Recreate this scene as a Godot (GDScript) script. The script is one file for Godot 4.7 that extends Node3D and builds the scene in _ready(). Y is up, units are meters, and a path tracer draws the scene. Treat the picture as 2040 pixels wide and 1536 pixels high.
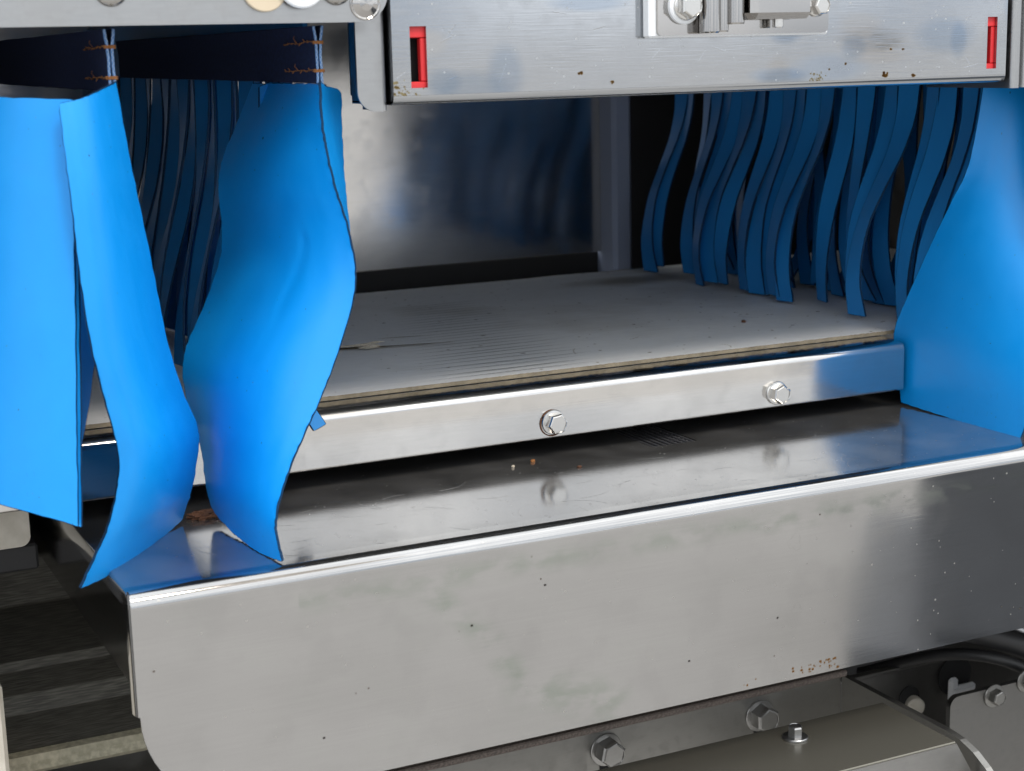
extends Node3D

# ---------------------------------------------------------------- state
var M := {}
var used := {}
var rng := RandomNumberGenerator.new()

# ---------------------------------------------------------------- naming and tagging
func numbered(called: String) -> String:
	if not used.has(called):
		used[called] = 0
		return called
	used[called] += 1
	return "%s_%03d" % [called, used[called]]

func thing(called: String, label: String, category: String, at := Vector3.ZERO, group := "", kind := "") -> Node3D:
	var o := Node3D.new()
	o.name = numbered(called)
	add_child(o, true)
	o.position = at
	tag(o, label, category, group, kind)
	return o

func tag(o: Node3D, label: String, category: String, group := "", kind := "") -> void:
	if label != "":
		o.set_meta("label", label)
	if category != "":
		o.set_meta("category", category)
	if group != "":
		o.set_meta("group", group)
	if kind != "":
		o.set_meta("kind", kind)

func obj(called: String, mesh: Mesh, m: Material, parent: Node3D, label := "") -> MeshInstance3D:
	# meshes are modelled in world metres; a child is moved back by the base of its thing
	var o := MeshInstance3D.new()
	o.mesh = mesh
	if m:
		o.material_override = m
	var base := Vector3.ZERO
	var p: Node = parent
	while p and p != self:
		base += (p as Node3D).position
		p = p.get_parent()
	o.position = -base
	if parent == self:
		o.name = numbered(called)
	else:
		var n := called
		var k := 0
		while parent.has_node(n):
			k += 1
			n = "%s_%03d" % [called, k]
		o.name = n
	parent.add_child(o, true)
	if label != "":
		o.set_meta("label", label)
	return o

# ---------------------------------------------------------------- mesh helpers
func begin() -> SurfaceTool:
	var st := SurfaceTool.new()
	st.begin(Mesh.PRIMITIVE_TRIANGLES)
	return st

func tri(st: SurfaceTool, a: Vector3, b: Vector3, c: Vector3, na: Vector3, nb: Vector3, nc: Vector3, ua := Vector2.ZERO, ub := Vector2.ZERO, uc := Vector2.ZERO) -> void:
	var g := (b - a).cross(c - a)
	if g.dot(na + nb + nc) > 0.0:
		var t := b
		b = c
		c = t
		t = nb
		nb = nc
		nc = t
		var u := ub
		ub = uc
		uc = u
	st.set_normal(na)
	st.set_uv(ua)
	st.add_vertex(a)
	st.set_normal(nb)
	st.set_uv(ub)
	st.add_vertex(b)
	st.set_normal(nc)
	st.set_uv(uc)
	st.add_vertex(c)

func quad(st: SurfaceTool, a: Vector3, b: Vector3, c: Vector3, d: Vector3, n: Vector3) -> void:
	tri(st, a, b, c, n, n, n)
	tri(st, a, c, d, n, n, n)

func quadn(st: SurfaceTool, a: Vector3, b: Vector3, c: Vector3, d: Vector3, na: Vector3, nb: Vector3, nc: Vector3, nd: Vector3, uv := []) -> void:
	if uv.size() == 4:
		tri(st, a, b, c, na, nb, nc, uv[0], uv[1], uv[2])
		tri(st, a, c, d, na, nc, nd, uv[0], uv[2], uv[3])
	else:
		tri(st, a, b, c, na, nb, nc)
		tri(st, a, c, d, na, nc, nd)

func face(st: SurfaceTool, a: Vector3, b: Vector3, c: Vector3, d: Vector3, towards: Vector3) -> void:
	var n := (c - a).cross(d - b).normalized()
	if n.dot(towards) < 0.0:
		n = -n
	quad(st, a, b, c, d, n)

func bx(st: SurfaceTool, lo: Vector3, hi: Vector3, c := 0.001) -> void:
	# box with chamfered edges
	var mid := (lo + hi) / 2.0
	var h := (hi - lo) / 2.0
	c = minf(c, minf(h.x, minf(h.y, h.z)) * 0.9)
	for ax in 3:
		var u := (ax + 1) % 3
		var v := (ax + 2) % 3
		for s: float in [-1.0, 1.0]:
			var p: Array[Vector3] = []
			for q: Vector2 in [Vector2(-1, -1), Vector2(1, -1), Vector2(1, 1), Vector2(-1, 1)]:
				var w := Vector3.ZERO
				w[ax] = s * h[ax]
				w[u] = q.x * (h[u] - c)
				w[v] = q.y * (h[v] - c)
				p.append(mid + w)
			var n := Vector3.ZERO
			n[ax] = s
			quad(st, p[0], p[1], p[2], p[3], n)
	for ax in 3:
		var u := (ax + 1) % 3
		var v := (ax + 2) % 3
		for su: float in [-1.0, 1.0]:
			for sv: float in [-1.0, 1.0]:
				var e: Array[Vector3] = []
				for k in 4:
					var w := Vector3.ZERO
					w[ax] = (h[ax] - c) * (-1.0 if k == 0 or k == 3 else 1.0)
					w[u] = su * (h[u] if k < 2 else h[u] - c)
					w[v] = sv * (h[v] - c if k < 2 else h[v])
					e.append(mid + w)
				var n := Vector3.ZERO
				n[u] = su
				n[v] = sv
				quad(st, e[0], e[1], e[2], e[3], n.normalized())
	for sx: float in [-1.0, 1.0]:
		for sy: float in [-1.0, 1.0]:
			for sz: float in [-1.0, 1.0]:
				var s := Vector3(sx, sy, sz)
				var n := s.normalized()
				tri(st, mid + s * Vector3(h.x, h.y - c, h.z - c), mid + s * Vector3(h.x - c, h.y, h.z - c), mid + s * Vector3(h.x - c, h.y - c, h.z), n, n, n)

func frame_of(axis: Vector3) -> Array:
	var a := axis.normalized()
	var u := a.cross(Vector3.UP if absf(a.y) < 0.9 else Vector3.RIGHT).normalized()
	return [u, a.cross(u).normalized(), a]

func lathe(st: SurfaceTool, at: Vector3, axis: Vector3, prof: Array, segs := 24, facets := false, turn := 0.0) -> void:
	# prof: Vector2(radius, height) along the axis; smooth round the axis, flat along it
	var f := frame_of(axis)
	for i in prof.size() - 1:
		var p: Vector2 = prof[i]
		var q: Vector2 = prof[i + 1]
		var d := q - p
		var n2 := Vector2(d.y, -d.x).normalized()
		for k in segs:
			var t0 := TAU * k / segs + turn
			var t1 := TAU * (k + 1) / segs + turn
			var e0: Vector3 = f[0] * cos(t0) + f[1] * sin(t0)
			var e1: Vector3 = f[0] * cos(t1) + f[1] * sin(t1)
			var em := (e0 + e1).normalized()
			var n0: Vector3 = (em if facets else e0) * n2.x + f[2] * n2.y
			var n1: Vector3 = (em if facets else e1) * n2.x + f[2] * n2.y
			var a: Vector3 = at + e0 * p.x + f[2] * p.y
			var b: Vector3 = at + e1 * p.x + f[2] * p.y
			var c: Vector3 = at + e1 * q.x + f[2] * q.y
			var g: Vector3 = at + e0 * q.x + f[2] * q.y
			if p.x > 1e-6:
				tri(st, a, b, c, n0, n1, n1)
			if q.x > 1e-6:
				tri(st, a, c, g, n0, n1, n0)

func tube(st: SurfaceTool, pts: Array, r: float, segs := 12) -> void:
	var rings := []
	for i in pts.size():
		var d: Vector3 = (pts[mini(i + 1, pts.size() - 1)] - pts[maxi(i - 1, 0)]).normalized()
		var f := frame_of(d)
		var ring := []
		for k in segs:
			ring.append(f[0] * cos(TAU * k / segs) + f[1] * sin(TAU * k / segs))
		rings.append(ring)
	for i in pts.size() - 1:
		for k in segs:
			var j := (k + 1) % segs
			var na: Vector3 = rings[i][k]
			var nb: Vector3 = rings[i][j]
			var nc: Vector3 = rings[i + 1][j]
			var nd: Vector3 = rings[i + 1][k]
			quadn(st, pts[i] + na * r, pts[i] + nb * r, pts[i + 1] + nc * r, pts[i + 1] + nd * r, na, nb, nc, nd)

func smooth_path(pts: Array, n: int) -> Array:
	var out := []
	for i in pts.size() - 1:
		for k in n:
			out.append(cat(pts, i + float(k) / n))
	out.append(pts[-1])
	return out

func cat(p: Array, t: float) -> Vector3:
	var i := clampi(int(floor(t)), 0, p.size() - 2)
	var a: Vector3 = p[i]
	var b: Vector3 = p[i + 1]
	var pre: Vector3 = p[i - 1] if i > 0 else a * 2.0 - b
	var post: Vector3 = p[i + 2] if i + 2 < p.size() else b * 2.0 - a
	return a.cubic_interpolate(b, pre, post, t - i)

func bent(path: Array, radii: Array, thick: float) -> Array:
	# rounds the corners of a 2D path; gives [points, normals] of its outer side (the normal lies left of the way)
	var pts := []
	var nor := []
	for i in path.size():
		var p: Vector2 = path[i]
		if i == 0 or i == path.size() - 1:
			var d: Vector2 = ((path[1] - p) if i == 0 else (p - path[i - 1])).normalized()
			pts.append(p)
			nor.append(Vector2(-d.y, d.x))
			continue
		var d0: Vector2 = (p - path[i - 1]).normalized()
		var d1: Vector2 = (path[i + 1] - p).normalized()
		var r: float = radii[i]
		var ang := d0.angle_to(d1)
		var cut := r * tan(absf(ang) / 2.0)
		var n0 := Vector2(-d0.y, d0.x)
		var start: Vector2 = p - d0 * cut
		var side := signf(ang)
		var centre := start + n0 * r * side
		for k in 9:
			var a := ang * k / 8.0
			pts.append(centre - (n0 * r * side).rotated(a))
			nor.append(n0.rotated(a))
	return [pts, nor]

func profile(st: SurfaceTool, path: Array, radii: Array, x0: float, x1: float, thick: float, put: Callable) -> void:
	# a bent sheet: path in a plane, drawn out from x0 to x1; put maps (x, u, v) to space
	var b := bent(path, radii, thick)
	var pts: Array = b[0]
	var nor: Array = b[1]
	var o: Vector3 = put.call(0.0, 0.0, 0.0)
	var dirx: Vector3 = (put.call(1.0, 0.0, 0.0) - o)
	for i in pts.size() - 1:
		var p: Vector2 = pts[i]
		var q: Vector2 = pts[i + 1]
		var pi_: Vector2 = p - nor[i] * thick
		var qi: Vector2 = q - nor[i + 1] * thick
		var np: Vector3 = put.call(0.0, nor[i].x, nor[i].y) - o
		var nq: Vector3 = put.call(0.0, nor[i + 1].x, nor[i + 1].y) - o
		quadn(st, put.call(x0, p.x, p.y), put.call(x1, p.x, p.y), put.call(x1, q.x, q.y), put.call(x0, q.x, q.y), np, np, nq, nq)
		quadn(st, put.call(x0, pi_.x, pi_.y), put.call(x1, pi_.x, pi_.y), put.call(x1, qi.x, qi.y), put.call(x0, qi.x, qi.y), -np, -np, -nq, -nq)
		for e: float in [x0, x1]:
			quad(st, put.call(e, p.x, p.y), put.call(e, q.x, q.y), put.call(e, qi.x, qi.y), put.call(e, pi_.x, pi_.y), dirx * (1.0 if e == x1 else -1.0))
	for k: int in [0, pts.size() - 1]:
		var p: Vector2 = pts[k]
		var pi_: Vector2 = p - nor[k] * thick
		var d: Vector2 = (pts[0] - pts[1]) if k == 0 else (pts[k] - pts[k - 1])
		quad(st, put.call(x0, p.x, p.y), put.call(x1, p.x, p.y), put.call(x1, pi_.x, pi_.y), put.call(x0, pi_.x, pi_.y), (put.call(0.0, d.x, d.y) - o).normalized())

func along_x(x: float, u: float, v: float) -> Vector3:
	return Vector3(x, v, u)          # u = z, v = y

func along_y(x: float, u: float, v: float) -> Vector3:
	return Vector3(u, x, v)          # drawn out upwards, u = x, v = z

func plate(st: SurfaceTool, outline: Array, thick: float, put: Callable) -> void:
	# a flat plate from a 2D outline (u, v); put maps (depth, u, v) to space; front is depth 0, back is depth -thick
	var packed := PackedVector2Array(outline)
	var idx := Geometry2D.triangulate_polygon(packed)
	var o: Vector3 = put.call(0.0, 0.0, 0.0)
	var n: Vector3 = put.call(1.0, 0.0, 0.0) - o
	for k in range(0, idx.size(), 3):
		var t := []
		for j in 3:
			t.append(packed[idx[k + j]])
		tri(st, put.call(0.0, t[0].x, t[0].y), put.call(0.0, t[1].x, t[1].y), put.call(0.0, t[2].x, t[2].y), n, n, n)
		tri(st, put.call(-thick, t[0].x, t[0].y), put.call(-thick, t[1].x, t[1].y), put.call(-thick, t[2].x, t[2].y), -n, -n, -n)
	var clockwise := Geometry2D.is_polygon_clockwise(packed)
	for i in packed.size():
		var p := packed[i]
		var q := packed[(i + 1) % packed.size()]
		var d := (q - p).normalized()
		var out := Vector2(d.y, -d.x) * (-1.0 if clockwise else 1.0)
		quad(st, put.call(0.0, p.x, p.y), put.call(0.0, q.x, q.y), put.call(-thick, q.x, q.y), put.call(-thick, p.x, p.y), put.call(0.0, out.x, out.y) - o)

func facing_z(z: float) -> Callable:
	return func(d: float, u: float, v: float) -> Vector3: return Vector3(u, v, z + d)

func facing_x(x: float) -> Callable:
	return func(d: float, u: float, v: float) -> Vector3: return Vector3(x - d, v, u)   # faces -x

func rounded(x0: float, y0: float, x1: float, y1: float, r: Array, n := 6) -> Array:
	# outline, corners: low-left, low-right, top-right, top-left
	var out := []
	var c := [Vector2(x0, y0), Vector2(x1, y0), Vector2(x1, y1), Vector2(x0, y1)]
	var s := [Vector2(1, 1), Vector2(-1, 1), Vector2(-1, -1), Vector2(1, -1)]
	for k in 4:
		if r[k] <= 0.0:
			out.append(c[k])
			continue
		var centre: Vector2 = c[k] + s[k] * r[k]
		for j in n + 1:
			var a := PI + PI / 2.0 * k + PI / 2.0 * j / n
			out.append(centre + Vector2(cos(a), sin(a)) * r[k])
	return out

func disc(cx: float, cy: float, r: float, n := 28) -> Array:
	var out := []
	for k in n:
		out.append(Vector2(cx + cos(TAU * k / n) * r, cy + sin(TAU * k / n) * r))
	return out

# soft sheet from a control grid in millimetres: returns [faces, cut edges]
func soft(rows: Array, thick: float, nu: int, nv: int, fray := 0.0003, wobble := 0.0, crease := "") -> Array:
	var g := []
	for r: Array in rows:
		var line := []
		for k in range(0, r.size(), 3):
			line.append(Vector3(r[k], r[k + 1], r[k + 2]) / 1000.0)
		g.append(line)
	return soft_from(g, thick, nu, nv, fray, wobble, crease != "")

func soft_from(g: Array, thick: float, nu: int, nv: int, fray := 0.0003, wobble := 0.0, creased := false) -> Array:
	var fine := []
	for j in nv + 1:
		var t := float(j) / nv * (g.size() - 1)
		var ctrl := []
		for c in g[0].size():
			var colm := []
			for r in g.size():
				colm.append(g[r][c])
			ctrl.append(cat(colm, t))
		var line := []
		for i in nu + 1:
			line.append(cat(ctrl, float(i) / nu * (ctrl.size() - 1)))
		fine.append(line)
	if wobble > 0.0:
		var dent := FastNoiseLite.new()
		dent.seed = 17
		dent.frequency = 9.0
		dent.fractal_octaves = 2
		for j in nv + 1:
			for i in nu + 1:
				var p: Vector3 = fine[j][i]
				var f := minf(1.0, minf(float(i) / nu, 1.0 - float(i) / nu) * 5.0)
				var d := wobble * dent.get_noise_3dv(p) * (0.3 + f)
				if creased:
					var q := Vector2(float(i) / nu, float(j) / nv)
					for c: Array in [[Vector2(0.64, 0.34), Vector2(0.52, 0.47), 0.0016], [Vector2(0.60, 0.42), Vector2(0.44, 0.60), 0.0004]]:
						var near := Geometry2D.get_closest_point_to_segment(q, c[0], c[1])
						d -= float(c[2]) * exp(-pow((q - near).length() / 0.022, 2.0))
				fine[j][i] = p + Vector3(-0.3, 0.0, 0.95) * d
	for j in nv + 1:
		for i in nu + 1:
			if j == 0 or i == 0 or j == nv or i == nu:
				fine[j][i] += Vector3(rng.randf_range(-fray, fray), rng.randf_range(-fray, fray), 0.0)
	var nor := []
	for j in nv + 1:
		var line := []
		for i in nu + 1:
			var du: Vector3 = fine[j][mini(i + 1, nu)] - fine[j][maxi(i - 1, 0)]
			var dv: Vector3 = fine[mini(j + 1, nv)][i] - fine[maxi(j - 1, 0)][i]
			line.append(dv.cross(du).normalized())
		nor.append(line)
	var st := begin()
	var ed := begin()
	var h := thick / 2.0
	for s: float in [1.0, -1.0]:
		for j in nv:
			for i in nu:
				var q := [[j, i], [j, i + 1], [j + 1, i + 1], [j + 1, i]]
				var p := []
				var n := []
				var uv := []
				for w: Array in q:
					n.append(nor[w[0]][w[1]] * s)
					p.append(fine[w[0]][w[1]] + nor[w[0]][w[1]] * s * h)
					uv.append(Vector2(float(w[1]) / nu, float(w[0]) / nv))
				quadn(st, p[0], p[1], p[2], p[3], n[0], n[1], n[2], n[3], uv)
	var rim := []
	for i in nu:
		rim.append([0, i, 0, i + 1, -1, 0])
		rim.append([nv, i, nv, i + 1, 1, 0])
	for j in nv:
		rim.append([j, 0, j + 1, 0, 0, -1])
		rim.append([j, nu, j + 1, nu, 0, 1])
	for e: Array in rim:
		var a: Vector3 = fine[e[0]][e[1]]
		var b: Vector3 = fine[e[2]][e[3]]
		var na: Vector3 = nor[e[0]][e[1]]
		var nb: Vector3 = nor[e[2]][e[3]]
		var inner: Vector3 = fine[clampi(e[0] - e[4], 0, nv)][clampi(e[1] - e[5], 0, nu)]
		var out: Vector3 = (a - inner).normalized()
		var lip := out * 0.0004
		quad(ed, a + na * h + lip, b + nb * h + lip, b - nb * h + lip, a - na * h + lip, out)
	return [st.commit(), ed.commit()]

# ---------------------------------------------------------------- bolts
func bolt(parent: Node3D, at: Vector3, axis: Vector3, af: float, height: float, washer: float, m: Material, turn := 0.2, called := "bolt", label := "") -> Node3D:
	var o := Node3D.new()
	var k := 0
	var n := called
	while parent.has_node(n):
		k += 1
		n = "%s_%03d" % [called, k]
	o.name = n
	parent.add_child(o, true)
	o.position = at - parent.position
	if label != "":
		o.set_meta("label", label)
	var a := axis.normalized()
	var st := begin()
	lathe(st, at, a, [Vector2(washer, 0.0), Vector2(washer, 0.0012), Vector2(washer - 0.0005, 0.0018), Vector2(af * 0.5, 0.0022), Vector2(af * 0.45, 0.0022)], 32)
	obj("washer", st.commit(), m, o)
	st = begin()
	var r := af / sqrt(3.0)
	lathe(st, at + a * 0.0022, a, [Vector2(r, 0.0), Vector2(r, height * 0.86), Vector2(r * 0.9, height)], 6, true, turn)
	lathe(st, at + a * 0.0022, a, [Vector2(r * 0.9, height), Vector2(af * 0.46, height + 0.0004)], 6, true, turn)
	lathe(st, at + a * 0.0022, a, [Vector2(af * 0.46, height + 0.0004), Vector2(af * 0.44, height), Vector2(0.0, height)], 24)
	obj("hex_head", st.commit(), m, o)
	return o

# ---------------------------------------------------------------- computed pictures
func noise_bytes(w: int, h: int, seed_: int, freq: float, oct := 4) -> PackedByteArray:
	var n := FastNoiseLite.new()
	n.seed = seed_
	n.frequency = freq
	n.fractal_octaves = oct
	n.noise_type = FastNoiseLite.TYPE_SIMPLEX_SMOOTH
	var im := n.get_image(w, h, false, false, true)
	im.convert(Image.FORMAT_L8)
	return im.get_data()

func streak_bytes(w: int, h: int, seed_: int, narrow: int, freq := 0.35) -> PackedByteArray:
	var n := FastNoiseLite.new()
	n.seed = seed_
	n.frequency = freq
	n.fractal_octaves = 3
	var im := n.get_image(narrow, h, false, false, true)
	im.convert(Image.FORMAT_L8)
	im.resize(w, h, Image.INTERPOLATE_BILINEAR)
	return im.get_data()

func picture(data: PackedByteArray, w: int, h: int, fmt := Image.FORMAT_L8) -> Image:
	return Image.create_from_data(w, h, false, fmt, data)

func put_dot(b: PackedByteArray, w: int, h: int, cx: float, cy: float, r: float, v: int, hard := 1.0) -> void:
	for y in range(maxi(0, int(cy - r)), mini(h, int(cy + r) + 2)):
		for x in range(maxi(0, int(cx - r)), mini(w, int(cx + r) + 2)):
			var d := Vector2(x - cx, y - cy).length()
			if d <= r:
				var k := minf(1.0, (r - d + 0.5) * hard)
				var i := y * w + x
				b[i] = int(lerpf(b[i], v, clampf(k, 0.0, 1.0)))

func put_line(b: PackedByteArray, w: int, h: int, p: Vector2, q: Vector2, amount: int) -> void:
	var n := int(p.distance_to(q)) + 1
	for k in n:
		var c := p.lerp(q, float(k) / n)
		if c.x >= 0 and c.y >= 0 and c.x < w and c.y < h:
			var i := int(c.y) * w + int(c.x)
			b[i] = clampi(b[i] + amount, 0, 255)

func steel(name_: String, seed_: int, w: int, h: int, base_rough: float, smudge: float, streak: float, bump: float, tint: Color, extra: Callable, normal_scale := 1.0) -> StandardMaterial3D:
	var big := noise_bytes(w, h, seed_, 4.0 / w, 5)
	var mid := noise_bytes(w, h, seed_ + 1, 24.0 / w, 4)
	var fine := streak_bytes(w, h, seed_ + 2, 48)
	var warp := noise_bytes(w, h, seed_ + 4, 2.5 / w, 2)
	var rough := PackedByteArray()
	var alb := PackedByteArray()
	var hgt := PackedByteArray()
	rough.resize(w * h)
	alb.resize(w * h)
	hgt.resize(w * h)
	for i in w * h:
		var s := (fine[i] - 128) / 128.0
		var b := clampf((big[i] - 118) / 60.0, 0.0, 1.0)
		var m := clampf((mid[i] - 140) / 60.0, 0.0, 1.0)
		rough[i] = clampi(int(255.0 * (base_rough + smudge * (0.6 * b + 0.4 * m) + streak * s)), 4, 255)
		alb[i] = clampi(int(242.0 - 6.0 * b - 4.0 * m + 4.0 * s), 0, 255)
		hgt[i] = clampi(int(128.0 + 22.0 * s * streak * 10.0 + (warp[i] - 128) * 0.05), 0, 255)
	var rgb := PackedByteArray()
	rgb.resize(w * h * 3)
	for i in w * h:
		rgb[i * 3] = alb[i]
		rgb[i * 3 + 1] = alb[i]
		rgb[i * 3 + 2] = alb[i]
	var alb_im := picture(rgb, w, h, Image.FORMAT_RGB8)
	extra.call(rough, hgt, alb_im, w, h)
	var nim := picture(hgt, w, h)
	nim.convert(Image.FORMAT_RGBA8)
	nim.bump_map_to_normal_map(bump)
	var m := StandardMaterial3D.new()
	m.resource_name = name_
	m.metallic = 1.0
	m.albedo_color = tint.linear_to_srgb()
	m.albedo_texture = ImageTexture.create_from_image(alb_im)
	m.roughness = 1.0
	m.roughness_texture = ImageTexture.create_from_image(picture(rough, w, h))
	m.roughness_texture_channel = BaseMaterial3D.TEXTURE_CHANNEL_RED
	m.normal_enabled = true
	m.normal_texture = ImageTexture.create_from_image(nim)
	m.normal_scale = normal_scale
	return m

func triplanar(m: StandardMaterial3D, scale_: Vector3, offset := Vector3.ZERO) -> StandardMaterial3D:
	m.uv1_triplanar = true
	m.uv1_world_triplanar = true
	m.uv1_scale = scale_
	m.uv1_offset = offset
	m.uv1_triplanar_sharpness = 8.0
	return m

func plain(name_: String, c: Color, rough: float, metal := 0.0, spec := 0.5) -> StandardMaterial3D:
	var m := StandardMaterial3D.new()
	m.resource_name = name_
	m.albedo_color = c.linear_to_srgb()
	m.roughness = rough
	m.metallic = metal
	m.metallic_specular = spec
	return m

func noisy(name_: String, seed_: int, lo: Color, hi: Color, freq: float, rough: float, scale_: float, bump := 0.0, metal := 0.0) -> StandardMaterial3D:
	# a matt surface with a two-tone grain, world triplanar; scale_ is repeats per metre
	var m := plain(name_, Color.WHITE, rough, metal)
	var t := NoiseTexture2D.new()
	t.width = 512
	t.height = 512
	t.seamless = true
	var n := FastNoiseLite.new()
	n.seed = seed_
	n.frequency = freq
	n.fractal_octaves = 5
	t.noise = n
	var gr := Gradient.new()
	gr.set_color(0, lo.linear_to_srgb())
	gr.set_color(1, hi.linear_to_srgb())
	gr.set_offset(0, 0.25)
	gr.set_offset(1, 0.75)
	t.color_ramp = gr
	m.albedo_texture = t
	if bump > 0.0:
		var t2 := NoiseTexture2D.new()
		t2.width = 512
		t2.height = 512
		t2.seamless = true
		t2.noise = n
		t2.as_normal_map = true
		t2.bump_strength = bump
		m.normal_enabled = true
		m.normal_texture = t2
	return triplanar(m, Vector3.ONE * scale_)

# marks on the catch tray: u runs over 1.3 m along it, v over 0.65 m from the back of its top to the foot of its front
func tray_uv(x: float, v_m: float) -> Vector2:
	return Vector2((x + 0.4) / 1.3, v_m / 0.65)

func tray_marks(rough: PackedByteArray, hgt: PackedByteArray, alb: Image, w: int, h: int) -> void:
	var top := int(0.405 / 0.65 * h)
	# swirls of a sanding disc and scratches on the top
	for k in 900:
		var c := Vector2(rng.randf() * w, rng.randf() * top)
		var r := rng.randf_range(12.0, 46.0)
		var a0 := rng.randf() * TAU
		var n := int(r * rng.randf_range(0.5, 1.4))
		var amount := rng.randi_range(-60, 60)
		for j in n:
			var a := a0 + j / r
			var p := c + Vector2(cos(a) * 1.2, sin(a)) * r
			if p.x >= 0 and p.y >= 0 and p.x < w and p.y < top:
				var i := int(p.y) * w + int(p.x)
				hgt[i] = clampi(hgt[i] + amount, 0, 255)
				rough[i] = clampi(rough[i] + absi(amount) / 3, 0, 255)
	for y in top:
		for x in range(w):
			var i := y * w + x
			rough[i] = clampi(rough[i] + 13, 0, 255)
	for y in range(top, int(0.442 / 0.65 * h)):
		for x in range(w):
			hgt[y * w + x] = 128
	for k in 160:
		var p := Vector2(rng.randf() * w, rng.randf() * h * 0.6)
		var q := p + Vector2.from_angle(rng.randf_range(-0.9, 0.9)) * rng.randf_range(10, 90)
		put_line(hgt, w, h, p, q, rng.randi_range(-40, 40))
	# drop rings and splashes
	for k in 30:
		var c := Vector2(rng.randf_range(0.08, 0.40) * w, rng.randf_range(0.70, 0.98) * h)
		var r := rng.randf_range(4.0, 17.0)
		var sx := rng.randf_range(0.6, 1.3)
		for j in int(r * 9):
			var a := TAU * j / (r * 9)
			var wob := 1.0 + 0.22 * sin(a * 3.0 + k) + 0.1 * sin(a * 7.0 + 2.0 * k)
			var p := c + Vector2(cos(a) * sx, sin(a)) * r * wob
			if p.x >= 0 and p.y >= 0 and p.x < w and p.y < h:
				var i := int(p.y) * w + int(p.x)
				rough[i] = clampi(rough[i] + 22, 0, 255)
				var px := alb.get_pixelv(Vector2i(p))
				alb.set_pixelv(Vector2i(p), px.lerp(Color(0.97, 0.97, 0.95), 0.22))
	for k in 1500:
		var x := pow(rng.randf(), 0.55) * w
		var y := rng.randf() * h
		if rng.randf() < 0.35:
			x = rng.randf() * w
		var grey := rng.randf()
		var col := Color(0.98, 0.97, 0.95) if grey < 0.93 else Color(0.45, 0.4, 0.36)
		spot(alb, x, y, rng.randf_range(0.4, 0.95), col, rough)
	# faint green wipes on the front and a band under the bend
	var g := FastNoiseLite.new()
	g.seed = 77
	g.frequency = 0.03
	g.fractal_octaves = 4
	var line := [tray_uv(-0.185, 0.462), tray_uv(-0.15, 0.498), tray_uv(-0.115, 0.545), tray_uv(-0.05, 0.568)]
	var wide := [0.9, 1.0, 1.1, 1.6]
	for y in range(int(0.66 * h), h):
		for x in range(0, int(0.62 * w)):
			var p := Vector2(float(x) / w, float(y) / h)
			var best := 0.0
			for s in 3:
				var near := Geometry2D.get_closest_point_to_segment(p, line[s], line[s + 1])
				var d: float = ((p - near) * Vector2(1.3, 0.65)).length() / (0.016 * wide[s + (1 if s == 2 else 0)])
				best = maxf(best, 1.0 - d)
			var v_m := float(y) / h * 0.65
			best = maxf(best, 0.8 * (1.0 - absf(v_m - 0.452) / 0.012)) if x > int(0.09 * w) else best
			if best > 0.0:
				var k := best * clampf(g.get_noise_2d(x * 0.6, y * 1.2) * 1.6 + 0.45, 0.0, 1.0)
				var px := alb.get_pixel(x, y)
				alb.set_pixel(x, y, px.lerp(px * Color(0.84, 0.89, 0.84), k * 0.55))
				rough[y * w + x] = clampi(rough[y * w + x] + int(24 * k), 0, 255)
	# rust along the lower edge
	for k in 34:
		var x := rng.randf_range(0.13, 0.158) if k < 22 else rng.randf_range(0.06, 0.16)
		var uv := tray_uv(x, 0.583 - rng.randf_range(0.002, 0.010))
		spot(alb, uv.x * w, uv.y * h, rng.randf_range(0.5, 1.5), Color(0.62, 0.40, 0.18), rough)
	for q: Vector2 in [Vector2(-0.158, 0.49), Vector2(-0.27, 0.55), Vector2(-0.1, 0.47), Vector2(0.1, 0.53), Vector2(0.02, 0.55)]:
		var uv := tray_uv(q.x, q.y)
		spot(alb, uv.x * w, uv.y * h, 1.0, Color(0.12, 0.1, 0.09), rough)

func spot(alb: Image, cx: float, cy: float, r: float, col: Color, rough: PackedByteArray) -> void:
	var w := alb.get_width()
	for y in range(int(cy - r), int(cy + r) + 2):
		for x in range(int(cx - r), int(cx + r) + 2):
			if x < 0 or y < 0 or x >= w or y >= alb.get_height():
				continue
			var d := Vector2((x - cx) * (1.0 + 0.3 * sin(cy)), y - cy).length()
			var k := clampf(r - d + 0.5, 0.0, 1.0)
			if k > 0.0:
				alb.set_pixel(x, y, alb.get_pixel(x, y).lerp(col, k))
				rough[y * w + x] = int(lerpf(rough[y * w + x], 150.0, k))

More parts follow.
